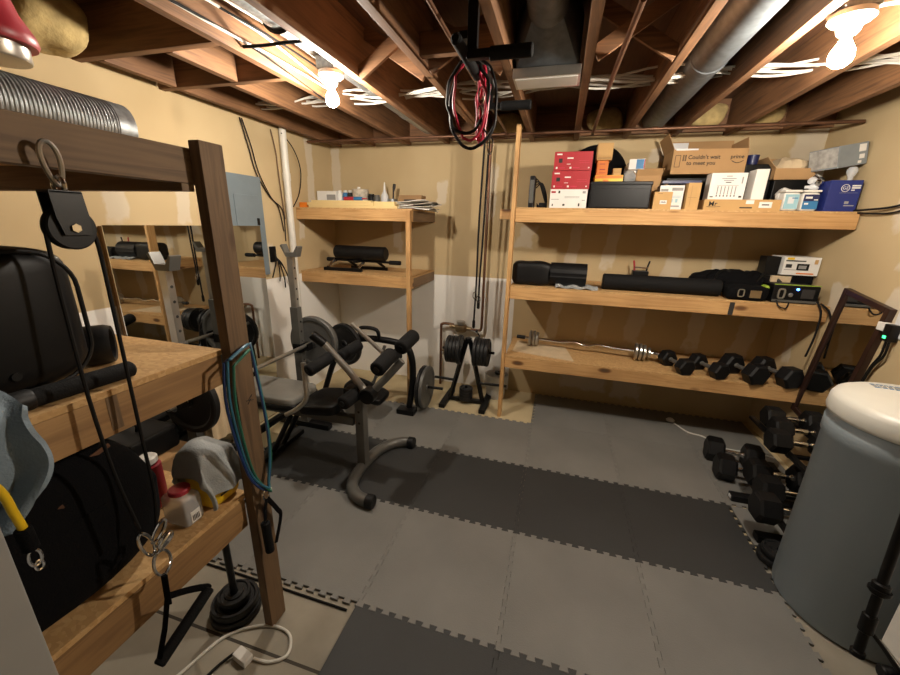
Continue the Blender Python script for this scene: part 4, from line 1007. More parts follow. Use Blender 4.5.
# things seen through the rack, behind it
t = thing('cardboard_box', 'plain cardboard box on the floor behind the storage rack by the mirror', 'box', (-1.95, 1.15, 0))
b = B(); b.box(-2.12, -1.72, 1.00, 1.26, -.0115, .46, .003); b.obj('box_body', 'carddark', t)
b = B(); b.box(-2.12, -1.72, .985, 1.275, .461, .475, .002); b.obj('box_lid', 'card', t)
t = thing('tool_case', 'black tool case lying on the plain box behind the storage rack', 'case', (-1.92, 1.14, .475))
b = B(); b.box(-2.08, -1.76, 1.02, 1.25, .476, .60, .02); b.obj('case_body', 'blackmat', t)
b = B(); b.box(-1.90, -1.86, 1.012, 1.0195, .53, .56, .002); b.obj('latch', 'silver', t)
b = B(); b.tube(smooth([(-1.97, 1.13, .60), (-1.97, 1.13, .635), (-1.87, 1.13, .635), (-1.87, 1.13, .60)], 4), .009, 8); b.obj('handle', 'blackmetal', t)

# ------------------------------------------------------------------ the long shelves: top tier
ZT1 = 1.7256
def carton(name, label, x0, x1, y0, y1, z0, z1, mats, marks=(), cat='box', group=None, bev=.002, rz=0):
    """closed carton, prints lie on its front face: (material slot, u0, u1, v0, v1) in parts of the face"""
    b = B(); cx, cy = (x0+x1)/2, (y0+y1)/2
    b.box(x0, x1, y0, y1, z0, z1, bev)
    for (mi, u0, u1, v0, v1) in marks:
        b.mi = mi
        b.box(x0+(x1-x0)*u0, x0+(x1-x0)*u1, y0-.0007, y0+.001, z0+(z1-z0)*v0, z0+(z1-z0)*v1)
    b.mi = 0
    if rz: b.bm.transform(Matrix.Translation((cx, cy, 0)) @ Matrix.Rotation(rz, 4, 'Z') @ Matrix.Translation((-cx, -cy, 0)))
    return solo(b, name, mats, label, cat, group, sharp=30)

t = thing('router', 'black router standing upright on the top shelf beside the thin post', 'router', (-.24, 3.1, ZT1))
b = B(); b.box(-.262, -.222, 3.03, 3.17, ZT1, 1.95, .008); b.obj('case', 'blackmat', t)
b = B(); b.box(-.256, -.228, 3.0285, 3.031, 1.76, 1.92, .001); b.obj('front_panel', 'greysteel', t)
for k in range(4):
    a = .5*k; b = B()
    b.tube(smooth([(-.215, 3.06+.012*k, 1.93-.02*k), (-.19+.006*k, 3.06, 1.90), (-.16+.008*k, 3.08, 1.82), (-.135, 3.08+.01*k, 1.75), (-.16-.01*k, 3.06+.02*k, 1.734+.004*k), (-.20, 3.09, 1.734+.008*k)], 5), .0045, 6); b.obj('cord', 'wireblack', t)
b = B(); b.box(-.185, -.125, 3.07, 3.12, ZT1, 1.765, .006); b.obj('power_brick', 'blackmat', t)

RM = [(1, .06, .20, .83, .90), (2, .12, .22, .42, .64), (1, .34, .50, .62, .69), (3, .34, .48, .50, .53), (1, .34, .44, .33, .36), (3, .66, .92, .40, .42), (3, .66, .92, .52, .54), (1, .06, .10, .10, .20), (3, .13, .30, .12, .18), (1, .42, .47, .10, .20), (3, .50, .68, .12, .18), (1, .90, .94, .12, .18)]
carton('printed_box', 'white box with a small red tag at the bottom of the red box stack', -.105, .152, 3.005, 3.33, ZT1, 1.854, ['paper', 'red', 'ink', 'greyink'], [(1, .03, .15, .80, .90), (2, .22, .27, .78, .92), (3, .04, .25, .45, .48), (3, .4, .8, .6, .62), (3, .4, .8, .54, .56), (2, .07, .10, .10, .22), (2, .36, .42, .12, .22), (2, .78, .82, .10, .26), (3, .87, .95, .78, .9), (3, .87, .95, .4, .44)])
carton('printed_box', 'red box with white print in the middle of the stack', -.104, .158, 3.01, 3.33, 1.855, 1.976, ['red', 'white', 'ink', 'bandred'], RM)
carton('printed_box', 'red box with white print on top of the stack', -.100, .158, 3.005, 3.33, 1.977, 2.10, ['red', 'white', 'ink', 'bandred'], RM, rz=.01)
b = B(); b.box(.168, .566, 3.01, 3.34, ZT1, 1.90, .012)
b.box(.178, .556, 3.006, 3.012, 1.735, 1.86, .002); b.box(.165, .569, 3.007, 3.343, 1.880, 1.906, .006)
solo(b, 'storage_case', 'blackmat', 'low wide black plastic case on the top shelf right of the red stack', 'case')
carton('printed_box', 'flat orange and yellow carton lying on the black plastic case', .195, .385, 3.11, 3.30, 1.907, 1.958, ['yellow', 'orange'], [(1, .02, .98, .55, .95), (1, .3, .5, .1, .4)])
carton('printed_box', 'upright orange carton standing on the flat orange carton', .205, .282, 3.18, 3.30, 1.959, 2.065, ['orange', 'red'], [(1, .2, .7, .75, .80), (1, .25, .75, .4, .46), (1, .2, .8, .2, .23)])
carton('small_box', 'small kraft carton on top of the upright orange carton', .195, .300, 3.17, 3.31, 2.066, 2.18, ['card2', 'carddark'], [(1, .05, .95, .1, .14)])
carton('small_box', 'tiny kraft carton on the right end of the flat orange carton', .315, .371, 3.15, 3.20, 1.959, 2.008, ['card2', 'carddark'], [(1, .1, .9, .45, .5)])
t = thing('steering_wheel_bag', 'large round black case standing against the wall behind the red boxes', 'case', (.2, 3.45, ZT1))
b = B(); b.lathe([(.02, -.035), (.22, -.035), (.238, -.02), (.238, .02), (.22, .035), (.02, .035)], (.215, 3.49, 1.985), (0, 1, .08), 48); b.obj('round_case', 'fabricblack', t)
t['label'] = 'large round black case standing against the wall behind the red boxes'; t.name = 'round_case_bag'
b = B(); b.pillow((.47, 3.28, 1.99), (.13, .10, .17), 2.6, 22, 12, fn=lambda p: p+noise.noise_vector(p*20)*.012)
solo(b, 'clear_bag', 'clear', 'crumpled clear bag behind the black plastic case', 'bag', sharp=20)
carton('printed_box', 'small blue and white pack tilted on the clear bag', .425, .53, 3.20, 3.225, 2.005, 2.075, ['paper', 'midblue', 'red'], [(1, .45, .92, .05, .95), (2, .93, .99, .05, .95)], rz=-.1)

def openbox(name, label, x0, x1, y0, y1, z0, z1, mat='card', flaps=(.5, .5, .5, .5), ang=(.6, .6, .6, .6), group=None, cat='box', th=.004, rz=0):
    """open carton: floor, four walls, four flaps leaning out"""
    t = thing(name, label, cat, ((x0+x1)/2, (y0+y1)/2, z0), rz, group); t0 = t.rotation_euler.copy(); t.rotation_euler = (0, 0, 0)
    b = B(); b.box(x0, x1, y0, y1, z0, z0+th); b.box(x0, x1, y0, y0+th, z0, z1); b.box(x0, x1, y1-th, y1, z0, z1)
    b.box(x0, x0+th, y0, y1, z0, z1); b.box(x1-th, x1, y0, y1, z0, z1); b.obj('box_body', mat, t)
    for k, (fl, an) in enumerate(zip(flaps, ang)):
        if not fl: continue
        w = fl*(y1-y0 if k < 2 else x1-x0) if False else fl
        c, s = math.cos(an), math.sin(an)
        b = B()
        if k == 0: b.prism([(0, 0), (x1-x0, 0), (x1-x0-.004, w), (.004, w)], (x0, y0+.001, z1), (1, 0, 0), (0, -s, c), (0, c*.003, s*.003))
        if k == 1: b.prism([(0, 0), (x1-x0, 0), (x1-x0-.004, w), (.004, w)], (x0, y1-.001, z1), (1, 0, 0), (0, s, c), (0, -c*.003, s*.003))
        if k == 2: b.prism([(0, 0), (y1-y0, 0), (y1-y0-.004, w), (.004, w)], (x0+.001, y0, z1), (0, 1, 0), (-s, 0, c), (c*.003, 0, s*.003))
        if k == 3: b.prism([(0, 0), (y1-y0, 0), (y1-y0-.004, w), (.004, w)], (x1-.001, y0, z1), (0, 1, 0), (s, 0, c), (-c*.003, 0, s*.003))
        b.obj('flap', mat, t)
    t.rotation_euler = t0
    return t
openbox('open_carton', 'small open cardboard box of odds and ends behind the black plastic case', .485, .655, 3.22, 3.42, ZT1, 1.965, 'card', (.05, .05, .04, .05), (.5, -.3, .6, .3))
for k in range(5):
    b = B(); p = Vector((.53+.025*k, 3.30+.02*(k % 2), 1.965)); b.tube(smooth([p, p+Vector((.01, 0, .035)), p+Vector((.03, .01, .045)), p+Vector((.045, 0, .02))], 4), .005, 6)
    solo(b, 'coiled_lead', 'chrome' if k % 2 else 'greysteel', 'metal lead poking out of the small open cardboard box', 'lead', 'leads in the small open box')

# big delivery carton standing on a hidden black crate
b = B(); b.box(.70, 1.16, 3.27, 3.50, ZT1, 1.955, .008); b.box(.705, 1.155, 3.264, 3.27, 1.76, 1.93, .002)
solo(b, 'storage_crate', 'blackmat', 'black crate behind the white carton, under the big delivery carton', 'crate')
t = openbox('delivery_carton', 'big open cardboard delivery carton with dark lettering high on the top shelf', .708, 1.165, 3.235, 3.52, 1.975, 2.135, 'card', (0, .10, .115, .07), (.5, .06, .45, -.2))
b = B(); b.prism([(0, 0), (.43, 0), (.36, .085), (.012, .10)], (.712, 3.513, 2.137), (1, 0, 0), (0, 0, 1), (0, .003, 0)) if False else b.box(.715, .86, 3.509, 3.511, 2.15, 2.225); b.obj('shipping_label', 'frosted', t, label='pale shipping label on the back flap')
b = B(); b.box(.712, 1.15, 3.2325, 3.2345, 2.112, 2.134) if False else b.box(.722, .86, 3.2325, 3.2355, 2.128, 2.138); b.obj('packing_tape', 'frosted', t)
fy = 3.2345
text("Couldn't wait", .036, (.805, fy, 2.072), (1, 0, 0), (0, 0, 1), 'ink', t, bold=.0006)
text("to meet you", .036, (.80, fy, 2.034), (1, 0, 0), (0, 0, 1), 'ink', t, bold=.0006)
text("prime", .034, (1.065, fy, 2.072), (1, 0, 0), (0, 0, 1), 'ink', t, bold=.0006)
b = B(); b.tube([(1.075+.07*k/10, fy-.001, 2.058-.014*math.sin(PI*k/10)) for k in range(11)], .0022, 5); b.obj('smile_mark', 'ink', t)
for (x, z, w, h) in ((.724, 2.02, .035, .075), (.772, 2.06, .008, .036), (.786, 2.06, .008, .036)):
    b = B(); b.box(x, x+w, fy-.0014, fy, z, z+.003); b.box(x, x+w, fy-.0014, fy, z+h, z+h+.003); b.box(x, x+.003, fy-.0014, fy, z, z+h); b.box(x+w-.003, x+w, fy-.0014, fy, z, z+h+.003)
    b.obj('handling_mark', 'ink', t)
carton('book', 'dark blue flat folder lying behind the white papers, under the delivery carton', .655, .90, 3.16, 3.255, 1.905, 1.925, ['darkblue'], (), 'folder')
carton('carton', 'kraft box supporting the dark blue folder on the top shelf', .68, .695, 3.17, 3.25, ZT1, 1.904, ['carddark'], ())
t = thing('white_box', 'white printed carton behind the small square kraft box', 'box', (.71, 3.07, ZT1))
mk = [(1, .05, .35, .75, .85), (1, .5, .95, .78, .90), (1, .08, .3, .55, .7), (2, .4, .9, .55, .57), (2, .4, .9, .50, .52), (1, .55, .9, .12, .18), (2, .5, .6, .3, .45), (2, .7, .8, .3, .45)]
bpy.data.objects.remove(t)
carton('printed_box', 'white printed carton standing behind the small square kraft box', .625, .775, 3.055, 3.15, ZT1, 1.884, ['paper', 'greyink', 'skyblue'], mk)
carton('small_box', 'small square kraft box with a white label in front of the white printed carton', .585, .697, 3.0, 3.052, ZT1, 1.838, ['card2', 'paper', 'ink'], [(1, .36, .74, .30, .52), (2, .42, .68, .38, .44), (2, .2, .45, .88, .90)])
carton('small_box', 'tall narrow kraft box between the white papers and the white carton', .785, .862, 3.01, 3.09, ZT1, 1.895, ['card2', 'carddark'], [(1, .1, .8, .45, .46), (1, .3, .32, .1, .9)])
t = thing('long_carton', 'long flat kraft box with a black emblem along the front of the top shelf', 'box', (1.1, 3.06, ZT1))
b = B(); b.box(.892, 1.324, 3.0, 3.13, ZT1, 1.792, .002); b.obj('box_body', 'card2', t)
text('Mr', .044, (.918, 2.9995, 1.750), (1, .0, 0), (0, 0, 1), 'ink', t, bold=.0004, name='emblem')
b = B(); b.tube([(.91, 2.999, 1.746), (.95, 2.999, 1.744), (.99, 2.999, 1.748)], .0012, 5); b.obj('emblem_stroke', 'ink', t)
b = B(); b.box(1.10, 1.17, 2.9992, 3.0005, 1.738, 1.746); b.obj('printed_line', 'ink', t)
b = B(); b.box(1.13, 1.175, 2.9992, 3.0005, 1.765, 1.788); b.obj('white_label', 'paper', t)
b = B(); b.box(1.205, 1.275, 2.9992, 3.0005, 1.742, 1.778); b.obj('white_label', 'paper', t)
b = B(); b.box(1.22, 1.26, 2.9985, 2.9992, 1.757, 1.764); b.obj('printed_line', 'ink', t)
mk = [(1, .42, .58, .86, .89), (1, .30, .70, .77, .80), (1, .36, .64, .70, .73), (2, .42, .58, .63, .66), (1, .2, .8, .52, .535)]
mk += [(1, .22+.10*k, .25+.10*k, .18, .50) for k in range(6)]+[(2, .215+.10*k, .255+.10*k, .11, .16) for k in range(6)]+[(2, .05, .14, .08, .12), (2, .86, .94, .07, .14), (1, .86, .9, .6, .85)]
carton('printed_box', 'white carton printed with a row of bulbs on the long flat kraft box', .912, 1.115, 3.02, 3.12, 1.793, 1.955, ['paper', 'greyink', 'ink'], mk)
carton('printed_box', 'plain tall white carton on the long flat kraft box', 1.155, 1.225, 3.015, 3.12, 1.793, 1.975, ['paper'], ())
t = thing('cup', 'dark blue plastic cup behind the plain tall white carton', 'cup', (1.215, 3.3, 1.98))
b = B(); b.lathe([(.02, 2.035), (.03, 2.035), (.036, 2.095), (.033, 2.095), (.028, 2.04), (.001, 2.04)], (1.215, 3.28, 0), n=24); b.obj('cup_body', 'darkblue', t)
b = B(); b.box(1.17, 1.335, 3.24, 3.46, ZT1, 2.034, .006); solo(b, 'storage_crate', 'blackmat', 'black crate under the dark blue cup at the back of the top shelf', 'crate')
b = B(); b.box(1.34, 1.545, 3.20, 3.46, ZT1, 1.93, .006); solo(b, 'storage_crate', 'blackmat', 'black crate under the open box of crumpled paper', 'crate')
t = openbox('open_carton', 'open cardboard box of crumpled brown paper at the right of the top shelf', 1.325, 1.55, 3.19, 3.46, 1.931, 2.0, 'card', (0, .10, .09, .08), (.5, .2, .7, .5))
b = B(); b.pillow((1.43, 3.31, 2.01), (.19, .20, .13), 2.4, 30, 16, fn=lambda p: p+noise.noise_vector(p*17)*.022+noise.noise_vector(p*45)*.008)
solo(b, 'crumpled_paper', 'cream', 'crumpled brown packing paper in the open cardboard box', 'paper', sharp=20)
b = B(); b.pillow((1.375, 3.10, 1.81), (.10, .09, .12), 2.4, 22, 12, fn=lambda p: p+noise.noise_vector(p*22)*.018)
solo(b, 'white_bag', 'paper', 'crumpled white plastic bag behind the pale blue tub', 'bag', sharp=20)
def tub(x, label, prints):
    t = thing('plastic_tub', label, 'tub', (x, 3.06, ZT1))
    b = B(); b.pillow((x, 3.06, 1.782), (.088, .10, .112), 8, 36, 14); b.obj('tub_body', 'white', t, sharp=70)
    b = B(); b.box(x-.046, x+.046, 3.007, 3.113, 1.8385, 1.852, .004); b.obj('tub_lid', 'white', t)
    for (mt, a, c, z0, z1) in prints:
        b = B(); b.box(x+a, x+c, 3.0078+(.0004 if mt != 'white' else 0)-.0002*prints.index((mt, a, c, z0, z1)), 3.012, z0, z1); b.obj('label_print', mt, t)
tub(1.378, 'white tub with a pale blue label on the top shelf beside the blue tub', [('skyblue', -.036, .036, 1.738, 1.825), ('frosted', -.02, .012, 1.77, 1.81), ('midblue', .0, .03, 1.80, 1.806)])
tub(1.478, 'white tub with a deep blue label on the top shelf beside the blue carton', [('midblue', -.038, .04, 1.738, 1.825), ('darkblue', -.038, .04, 1.785, 1.825), ('white', -.03, .005, 1.80, 1.812), ('white', -.03, -.01, 1.765, 1.775), ('white', .015, .035, 1.79, 1.796)])
t = thing('printed_box', 'deep blue carton with a round white emblem at the right end of the top shelf', 'box', (1.62, 3.06, ZT1))
b = B(); b.box(1.545, 1.705, 2.99, 3.16, ZT1, 1.905, .003); b.obj('box_body', 'blue', t)
b = B(); c = (1.625, 2.9893, 1.86); b.tube([(c[0]+.020*math.cos(a), c[1], c[2]+.020*math.sin(a)) for a in [2*PI*k/24 for k in range(24)]], .0016, 5, closed=True); b.obj('emblem_ring', 'white', t)
text('GE', .024, (1.625, 2.9895, 1.852), (1, 0, 0), (0, 0, 1), 'white', t, name='emblem', align='CENTER')
for k, (x0, x1, z0, z1) in enumerate(((1.655, 1.697, 1.869, 1.877), (1.655, 1.697, 1.857, 1.865), (1.655, 1.672, 1.845, 1.851), (1.60, 1.69, 1.832, 1.8335), (1.64, 1.66, 1.77, 1.785), (1.64, 1.69, 1.757, 1.763))):
    b = B(); b.box(x0, x1, 2.9885, 2.9902, z0, z1); b.obj('printed_line', 'white' if k < 3 else 'greyink', t)
t = thing('printed_box', 'tilted grey carton lying on top of the deep blue carton', 'box', (1.62, 3.2, 1.99))
RR = Matrix.Translation((1.625, 3.14, 1.99)) @ Matrix.Rotation(.28, 4, 'Z') @ Matrix.Rotation(math.radians(-11), 4, 'Y')
def gb(b): b.bm.transform(RR); return b
b = B(); b.box(-.085, .085, -.10, .10, 0, .125, .003); gb(b).obj('box_body', 'greybox', t)
b = B(); b.box(-.0856, -.084, -.095, .095, .01, .12); gb(b).obj('pale_side_print', 'greyboxlight', t)
for (x0, x1, z0, z1) in ((.03, .07, .075, .115), (.035, .065, .035, .06), (.03, .05, .01, .025)):
    b = B(); b.box(x0, x1, -.1012, -.0995, z0, z1); gb(b).obj('printed_mark', 'paper', t)
t = thing('canister', 'white canister with an orange red top standing behind the deep blue carton', 'canister', (1.585, 3.28, ZT1))
b = B(); b.cyl((1.585, 3.27, ZT1), (1.585, 3.27, 2.02), .042, n=28, bev=.003); b.obj('canister_body', 'white', t)
b = B(); b.cyl((1.585, 3.27, 2.0205), (1.585, 3.27, 2.085), .043, n=28, bev=.01); b.obj('canister_top', 'orangered', t)
for k, (x, y, z) in enumerate(((1.50, 3.09, 1.875), (1.525, 3.07, 1.885), (1.515, 3.10, 1.915), (1.54, 3.12, 1.925))):
    b = B(); d = Vector((math.cos(k*1.7), -.4, math.sin(k*1.7)*.6)).normalized()
    b.lathe([(.009, -.032), (.010, -.014), (.012, -.010), (.022, .008), (.024, .02), (.017, .034), (.002, .04)], (x, y, z), d, 16)
    solo(b, 'spare_bulb', 'chrome' if k % 2 else 'frosted', 'loose spare light bulb heaped above the blue tub', 'light bulb', 'loose bulbs above the blue tub')
b = B(); b.lathe([(.012, 0), (.013, .022), (.018, .03), (.026, .048), (.027, .062), (.018, .078), (.002, .084)], (1.665, 3.05, 1.9055), n=18); solo(b, 'spare_bulb', 'clear', 'clear glass bulb standing on the deep blue carton', 'light bulb')

# ------------------------------------------------------------------ middle tier
ZT2 = 1.1426
def matroll(c, L, r, turns, label, axis=(1, 0, 0)):
    b = B(); n = int(turns*26); pr = []
    for k in range(n+1):
        a = 2*PI*k/26; rr_ = r*(.18+.82*k/n); pr.append((rr_*math.cos(a), rr_*math.sin(a)))
    th = r*.82/turns*.92
    q = [(p[0]*(1-th/max(math.hypot(*p), 1e-3)), p[1]*(1-th/max(math.hypot(*p), 1e-3))) for p in pr if math.hypot(*p) > th]
    off = len(pr)-len(q)
    for i in range(off, n):
        P = [pr[i], pr[i+1], q[i+1-off], q[i-off]]
        vs = [[b.bm.verts.new((c[0]+sx*L/2, c[1]+p[0], c[2]+p[1])) for p in P] for sx in (-1, 1)]
        b._f(vs[0]); b._f(vs[1][::-1])
        for j in range(4): b._f([vs[0][j], vs[0][(j+1) % 4], vs[1][(j+1) % 4], vs[1][j]])
    bmesh.ops.remove_doubles(b.bm, verts=b.bm.verts[:], dist=1e-5)
    b.cyl((c[0]-L/2+.004, c[1], c[2]), (c[0]+L/2-.004, c[1], c[2]), r*.3, n=14)
    return b
b = B()
b.pillow((-.19, 3.10, 1.235), (.31, .17, .184), 5, 40, 22, fn=lambda p: p*(1+.03*math.sin(p.x*40)))
o = solo(b, 'rolled_mat', 'black', 'fat rolled black mat at the left end of the middle shelf', 'mat', sharp=80)
b = matroll((.085, 3.10, 1.2425), .27, .099, 4, ''); solo(b, 'rolled_mat', 'black', 'rolled black mat just left of the folded grey cloth on the middle shelf', 'mat')
def fc(u, v): return (.0+.31*u+.0*v, 2.98+.10*v, 1.1475+.018*abs(math.sin(u*7+v*2))*(.3+.7*v)+.006*math.sin(u*19))
drape('folded_cloth', 'greycloth', 'folded pale grey cloth lying on the middle shelf below the rolled mats', fc, 26, 8, .007, 'cloth')
t = thing('foam_roller', 'long black foam roller lying along the middle shelf', 'foam roller', (.74, 3.09, ZT2))
b = B(); b.cyl((.345, 3.10, 1.2025), (1.13, 3.10, 1.2025), .0595, n=32, bev=.006); b.obj('roller_body', 'foam', t)
b = B(); b.cyl((.3435, 3.10, 1.2025), (.3455, 3.10, 1.2025), .03, n=24); b.obj('roller_core', 'black', t)
t = thing('clamp_gadget', 'small dark clamp with red tipped arms behind the long foam roller', 'tool', (.66, 3.45, ZT2))
b = B(); b.box(.60, .72, 3.40, 3.47, ZT2, 1.265, .005); b.obj('base', 'blackmetal', t)
for s, m in ((-1, 'redplastic'), (1, 'blackmetal')):
    b = B(); b.tube([(.66+s*.045, 3.43, 1.265), (.66+s*.05, 3.43, 1.30), (.66+s*.06, 3.43, 1.345)], .007, 8); b.obj('arm', m, t)
b = B(); b.cyl((.61, 3.42, 1.29), (.71, 3.42, 1.29), .006, n=8); b.obj('cross_rod', 'chrome', t)
# heap of black straps and gloves
def heap(p): return Vector((p.x, p.y, max(p.z, -.05)))+noise.noise_vector(p*16+Vector((3, 1, 2)))*.022
b = B(); b.pillow((1.24, 3.27, 1.225), (.50, .26, .19), 2.6, 44, 20, fn=heap); solo(b, 'strap_heap', 'fabricblack', 'heap of black straps behind the right end of the foam roller', 'straps', sharp=40)
for k in range(6):
    x = 1.04+.065*k; b = B(); b.tube(smooth([(x, 3.15, 1.22+.02*math.sin(k)), (x+.03, 3.19, 1.285+.018*math.sin(k*2)), (x+.10, 3.24, 1.31), (x+.16, 3.19, 1.25)], 4), .016, 8, flat=.45)
    solo(b, 'strap', 'black' if k % 2 else 'fabricblack', 'loose black strap folded over the heap of straps', 'strap', 'straps on the heap')
t = thing('weight_belt', 'black wrapped belt bag with a silver buckle right of the foam roller', 'bag', (1.26, 3.03, ZT2))
b = B(); b.pillow((1.265, 3.04, 1.193), (.24, .13, .10), 5, 34, 16, fn=lambda p: p+noise.noise_vector(p*14)*.008); b.obj('bag_body', 'fabricblack', t, sharp=80)
for q in ((1.195, 1.201, 1.168, 1.222), (1.229, 1.235, 1.168, 1.222)):
    pass
b = B(); b.tube([(1.215+.017*math.copysign(abs(math.cos(a))**.5, math.cos(a)), 2.967, 1.195+.024*math.copysign(abs(math.sin(a))**.5, math.sin(a))) for a in [2*PI*k/24 for k in range(24)]], .004, 6, closed=True); b.obj('buckle', 'silver', t)
b = B(); b.box(1.27, 1.335, 2.972, 2.976, 1.165, 1.215, .001); b.obj('patch', 'bronze', t, label='worn tan print')
b = B(); b.box(1.32, 1.385, 2.99, 3.06, 1.215, 1.235, .004, Matrix.Rotation(-.7, 3, 'Y')); b.obj('strap_end', 'lime', t, label='strap with a yellow green edge')
t = thing('power_station', 'black jump starter with a glowing blue light at the right end of the middle shelf', 'power station', (1.52, 3.0, ZT2))
b = B(); b.box(1.40, 1.66, 2.985, 3.16, ZT2, 1.262, .010); b.obj('housing', 'blackmat', t)
b = B(); b.box(1.402, 1.658, 2.984, 2.992, 1.2625, 1.2675, .001); b.obj('top_trim', 'lime', t)
b = B(); b.box(1.405, 1.655, 2.9825, 2.986, 1.150, 1.165, .001); b.obj('base_trim', 'greysteel', t)
b = B(); b.tube([(1.45+.017*math.copysign(abs(math.cos(a))**.5, math.cos(a)), 2.983, 1.205+.03*math.copysign(abs(math.sin(a))**.5, math.sin(a))) for a in [2*PI*k/24 for k in range(24)]], .006, 6, closed=True); b.obj('handle_ring', 'silver', t)
b = B(); b.cyl((1.50, 2.984, 1.20), (1.50, 2.974, 1.20), .013, n=20, bev=.002); b.obj('dial', 'silver', t)
b = B(); b.cyl((1.535, 2.986, 1.238), (1.535, 2.9805, 1.238), .0075, n=16); b.obj('indicator_light', 'led', t, label='glowing blue light')
b = B(); b.box(1.56, 1.63, 2.9825, 2.986, 1.18, 1.24, .002); b.obj('socket_panel', 'ink', t)
b = B(); b.tube(smooth([(1.43, 2.98, 1.16), (1.44, 2.955, 1.125), (1.48, 2.95, 1.115), (1.50, 2.975, 1.15)], 5), .0045, 6); b.obj('lead_loop', 'wireblack', t)
b = B(); b.box(1.47, 1.70, 3.20, 3.38, ZT2, 1.30, .006); solo(b, 'storage_crate', 'cream', 'pale box under the pictured carton on the middle shelf', 'box')
b = B(); b.box(1.585, 1.70, 3.17, 3.198, 1.20, 1.31, .004); solo(b, 'black_pouch', 'fabricblack', 'black pouch hanging below the pictured carton on the middle shelf', 'pouch')
t = thing('printed_box', 'white carton picturing a black jump starter on the middle shelf', 'box', (1.63, 3.27, 1.301))
b = B(); b.box(1.515, 1.725, 3.19, 3.37, 1.311, 1.435, .002); b.obj('box_body', 'paper', t)
for (x0, x1, z0, z1, m) in ((1.53, 1.57, 1.415, 1.43, 'yellow'), (1.525, 1.64, 1.404, 1.412, 'ink'), (1.53, 1.565, 1.36, 1.385, 'ink'), (1.595, 1.665, 1.345, 1.39, 'blackmat'), (1.605, 1.65, 1.355, 1.378, 'greyink'), (1.525, 1.60, 1.345, 1.349, 'greyink'), (1.60, 1.70, 1.32, 1.328, 'orange'), (1.69, 1.71, 1.39, 1.42, 'card2')):
    b = B(); b.box(x0, x1, 3.1885-(.0006 if m == 'greyink' else 0), 3.191, z0, z1); b.obj('printed_picture' if m == 'blackmat' else 'printed_mark', m, t)
b = B(); b.box(1.425, 1.510, 3.22, 3.33, 1.30, 1.43, .004); b.obj('stacked', 'ink', t) if False else solo(b, 'dark_box', 'blackmat', 'dark box left of the pictured carton, behind the heap of straps', 'box')
b = B(); b.box(1.42, 1.468, 3.21, 3.34, ZT2, 1.2995, .004); solo(b, 'dark_box', 'blackmat', 'dark box standing under another dark box behind the heap of straps', 'box')

# ------------------------------------------------------------------ lower tier
ZT3 = .5576
b = B(); b.prism([(-.30, 3.10), (.205, 2.995), (.14, 3.36), (-.29, 3.42)], (0, 0, ZT3), (1, 0, 0), (0, 1, 0), (0, 0, .006)); solo(b, 'flat_board', 'cream', 'pale flat sheet lying at the left end of the lowest shelf', 'sheet')
t = thing('curl_bar', 'chrome curl bar with small chrome plates at both ends on the lowest shelf', 'barbell', (.3, 3.27, .6))
z = .630
b = B(); b.tube(smooth([(-.27, 3.32, z), (-.05, 3.30, z), (.1, 3.285, z+.0), (.2, 3.275, z+.012), (.3, 3.27, z-.01), (.4, 3.262, z+.012), (.52, 3.25, z), (.75, 3.225, z), (.93, 3.205, z)], 5), .0125, 12); b.obj('bar', 'chrome', t)
ax = Vector((1.2, -.115, 0)).normalized()
for k, (x, r) in enumerate(((-.165, .07), (-.135, .07), (-.107, .06), (.69, .07), (.72, .07), (.75, .064), (.785, .045))):
    y = 3.32-.096*(x+.27)/1.0
    b = B(); b.lathe([(.013, -.010), (r-.003, -.010), (r, -.007), (r, .007), (r-.003, .010), (.013, .010)], (x, y, z), ax, 28, closed=True); b.obj('chrome_plate', 'silver', t)
b = B(); b.cyl((-.29, 3.322, z), (-.215, 3.314, z), .017, n=14, bev=.003); b.obj('end_grip', 'black', t)
b = B(); b.lathe([(.013, -.012), (.026, -.012), (.026, .012), (.013, .012)], (.83, 3.213, z), ax, 8, closed=True); b.obj('star_collar', 'chrome', t)

def dumbbell(label, loc, rz, L, r, hl, hr, hmat='chrome', group=None, zrot=0):
    """hex dumbbell lying along its local x axis, resting on a flat side"""
    t = thing('dumbbell', label, 'dumbbell', loc, 0, group)
    x, y, z = loc; zc = z+r*math.cos(PI/6)
    for s in (-1, 1):
        b = B(); pr = [(.0, 0), (r*.84, 0), (r, r*.16), (r, hl-r*.16), (r*.84, hl), (.0, hl)]
        ringsv = []
        for rad, h in pr:
            ringsv.append([b.bm.verts.new((x+s*(L/2-hl+h), y+max(rad, .0005)*math.cos(PI/3*k+0), zc+max(rad, .0005)*math.sin(PI/3*k))) for k in range(6)])
        for P, Q in zip(ringsv, ringsv[1:]):
            for k in range(6): b._f([P[k], P[(k+1) % 6], Q[(k+1) % 6], Q[k]])
        b._f(ringsv[0]); b._f(ringsv[-1]); bmesh.ops.recalc_face_normals(b.bm, faces=b.bm.faces[:])
        b.obj('head', 'black', t, sharp=25)
    w = L/2-hl+.004
    b = B(); b.tube([(x-w, y, zc), (x-w+.02, y, zc), (x-w*.5, y, zc), (x, y, zc), (x+w*.5, y, zc), (x+w-.02, y, zc), (x+w, y, zc)], [hr*1.5, hr*.9, hr*1.08, hr*1.16, hr*1.08, hr*.9, hr*1.5], 16); b.obj('handle', hmat, t)
    t.rotation_euler = (0, 0, rz)
    return t
d1 = dumbbell('small black hex dumbbell on the lowest shelf, nearest the curl bar', (.955, 3.10, ZT3+.0004), math.radians(112), .28, .066, .082, .0135, 'greysteel', 'dumbbells on the lowest shelf')
dup(d1, (1.17, 3.09, ZT3+.0004), 'small black hex dumbbell on the lowest shelf, second from the curl bar', (0, 0, math.radians(115)))
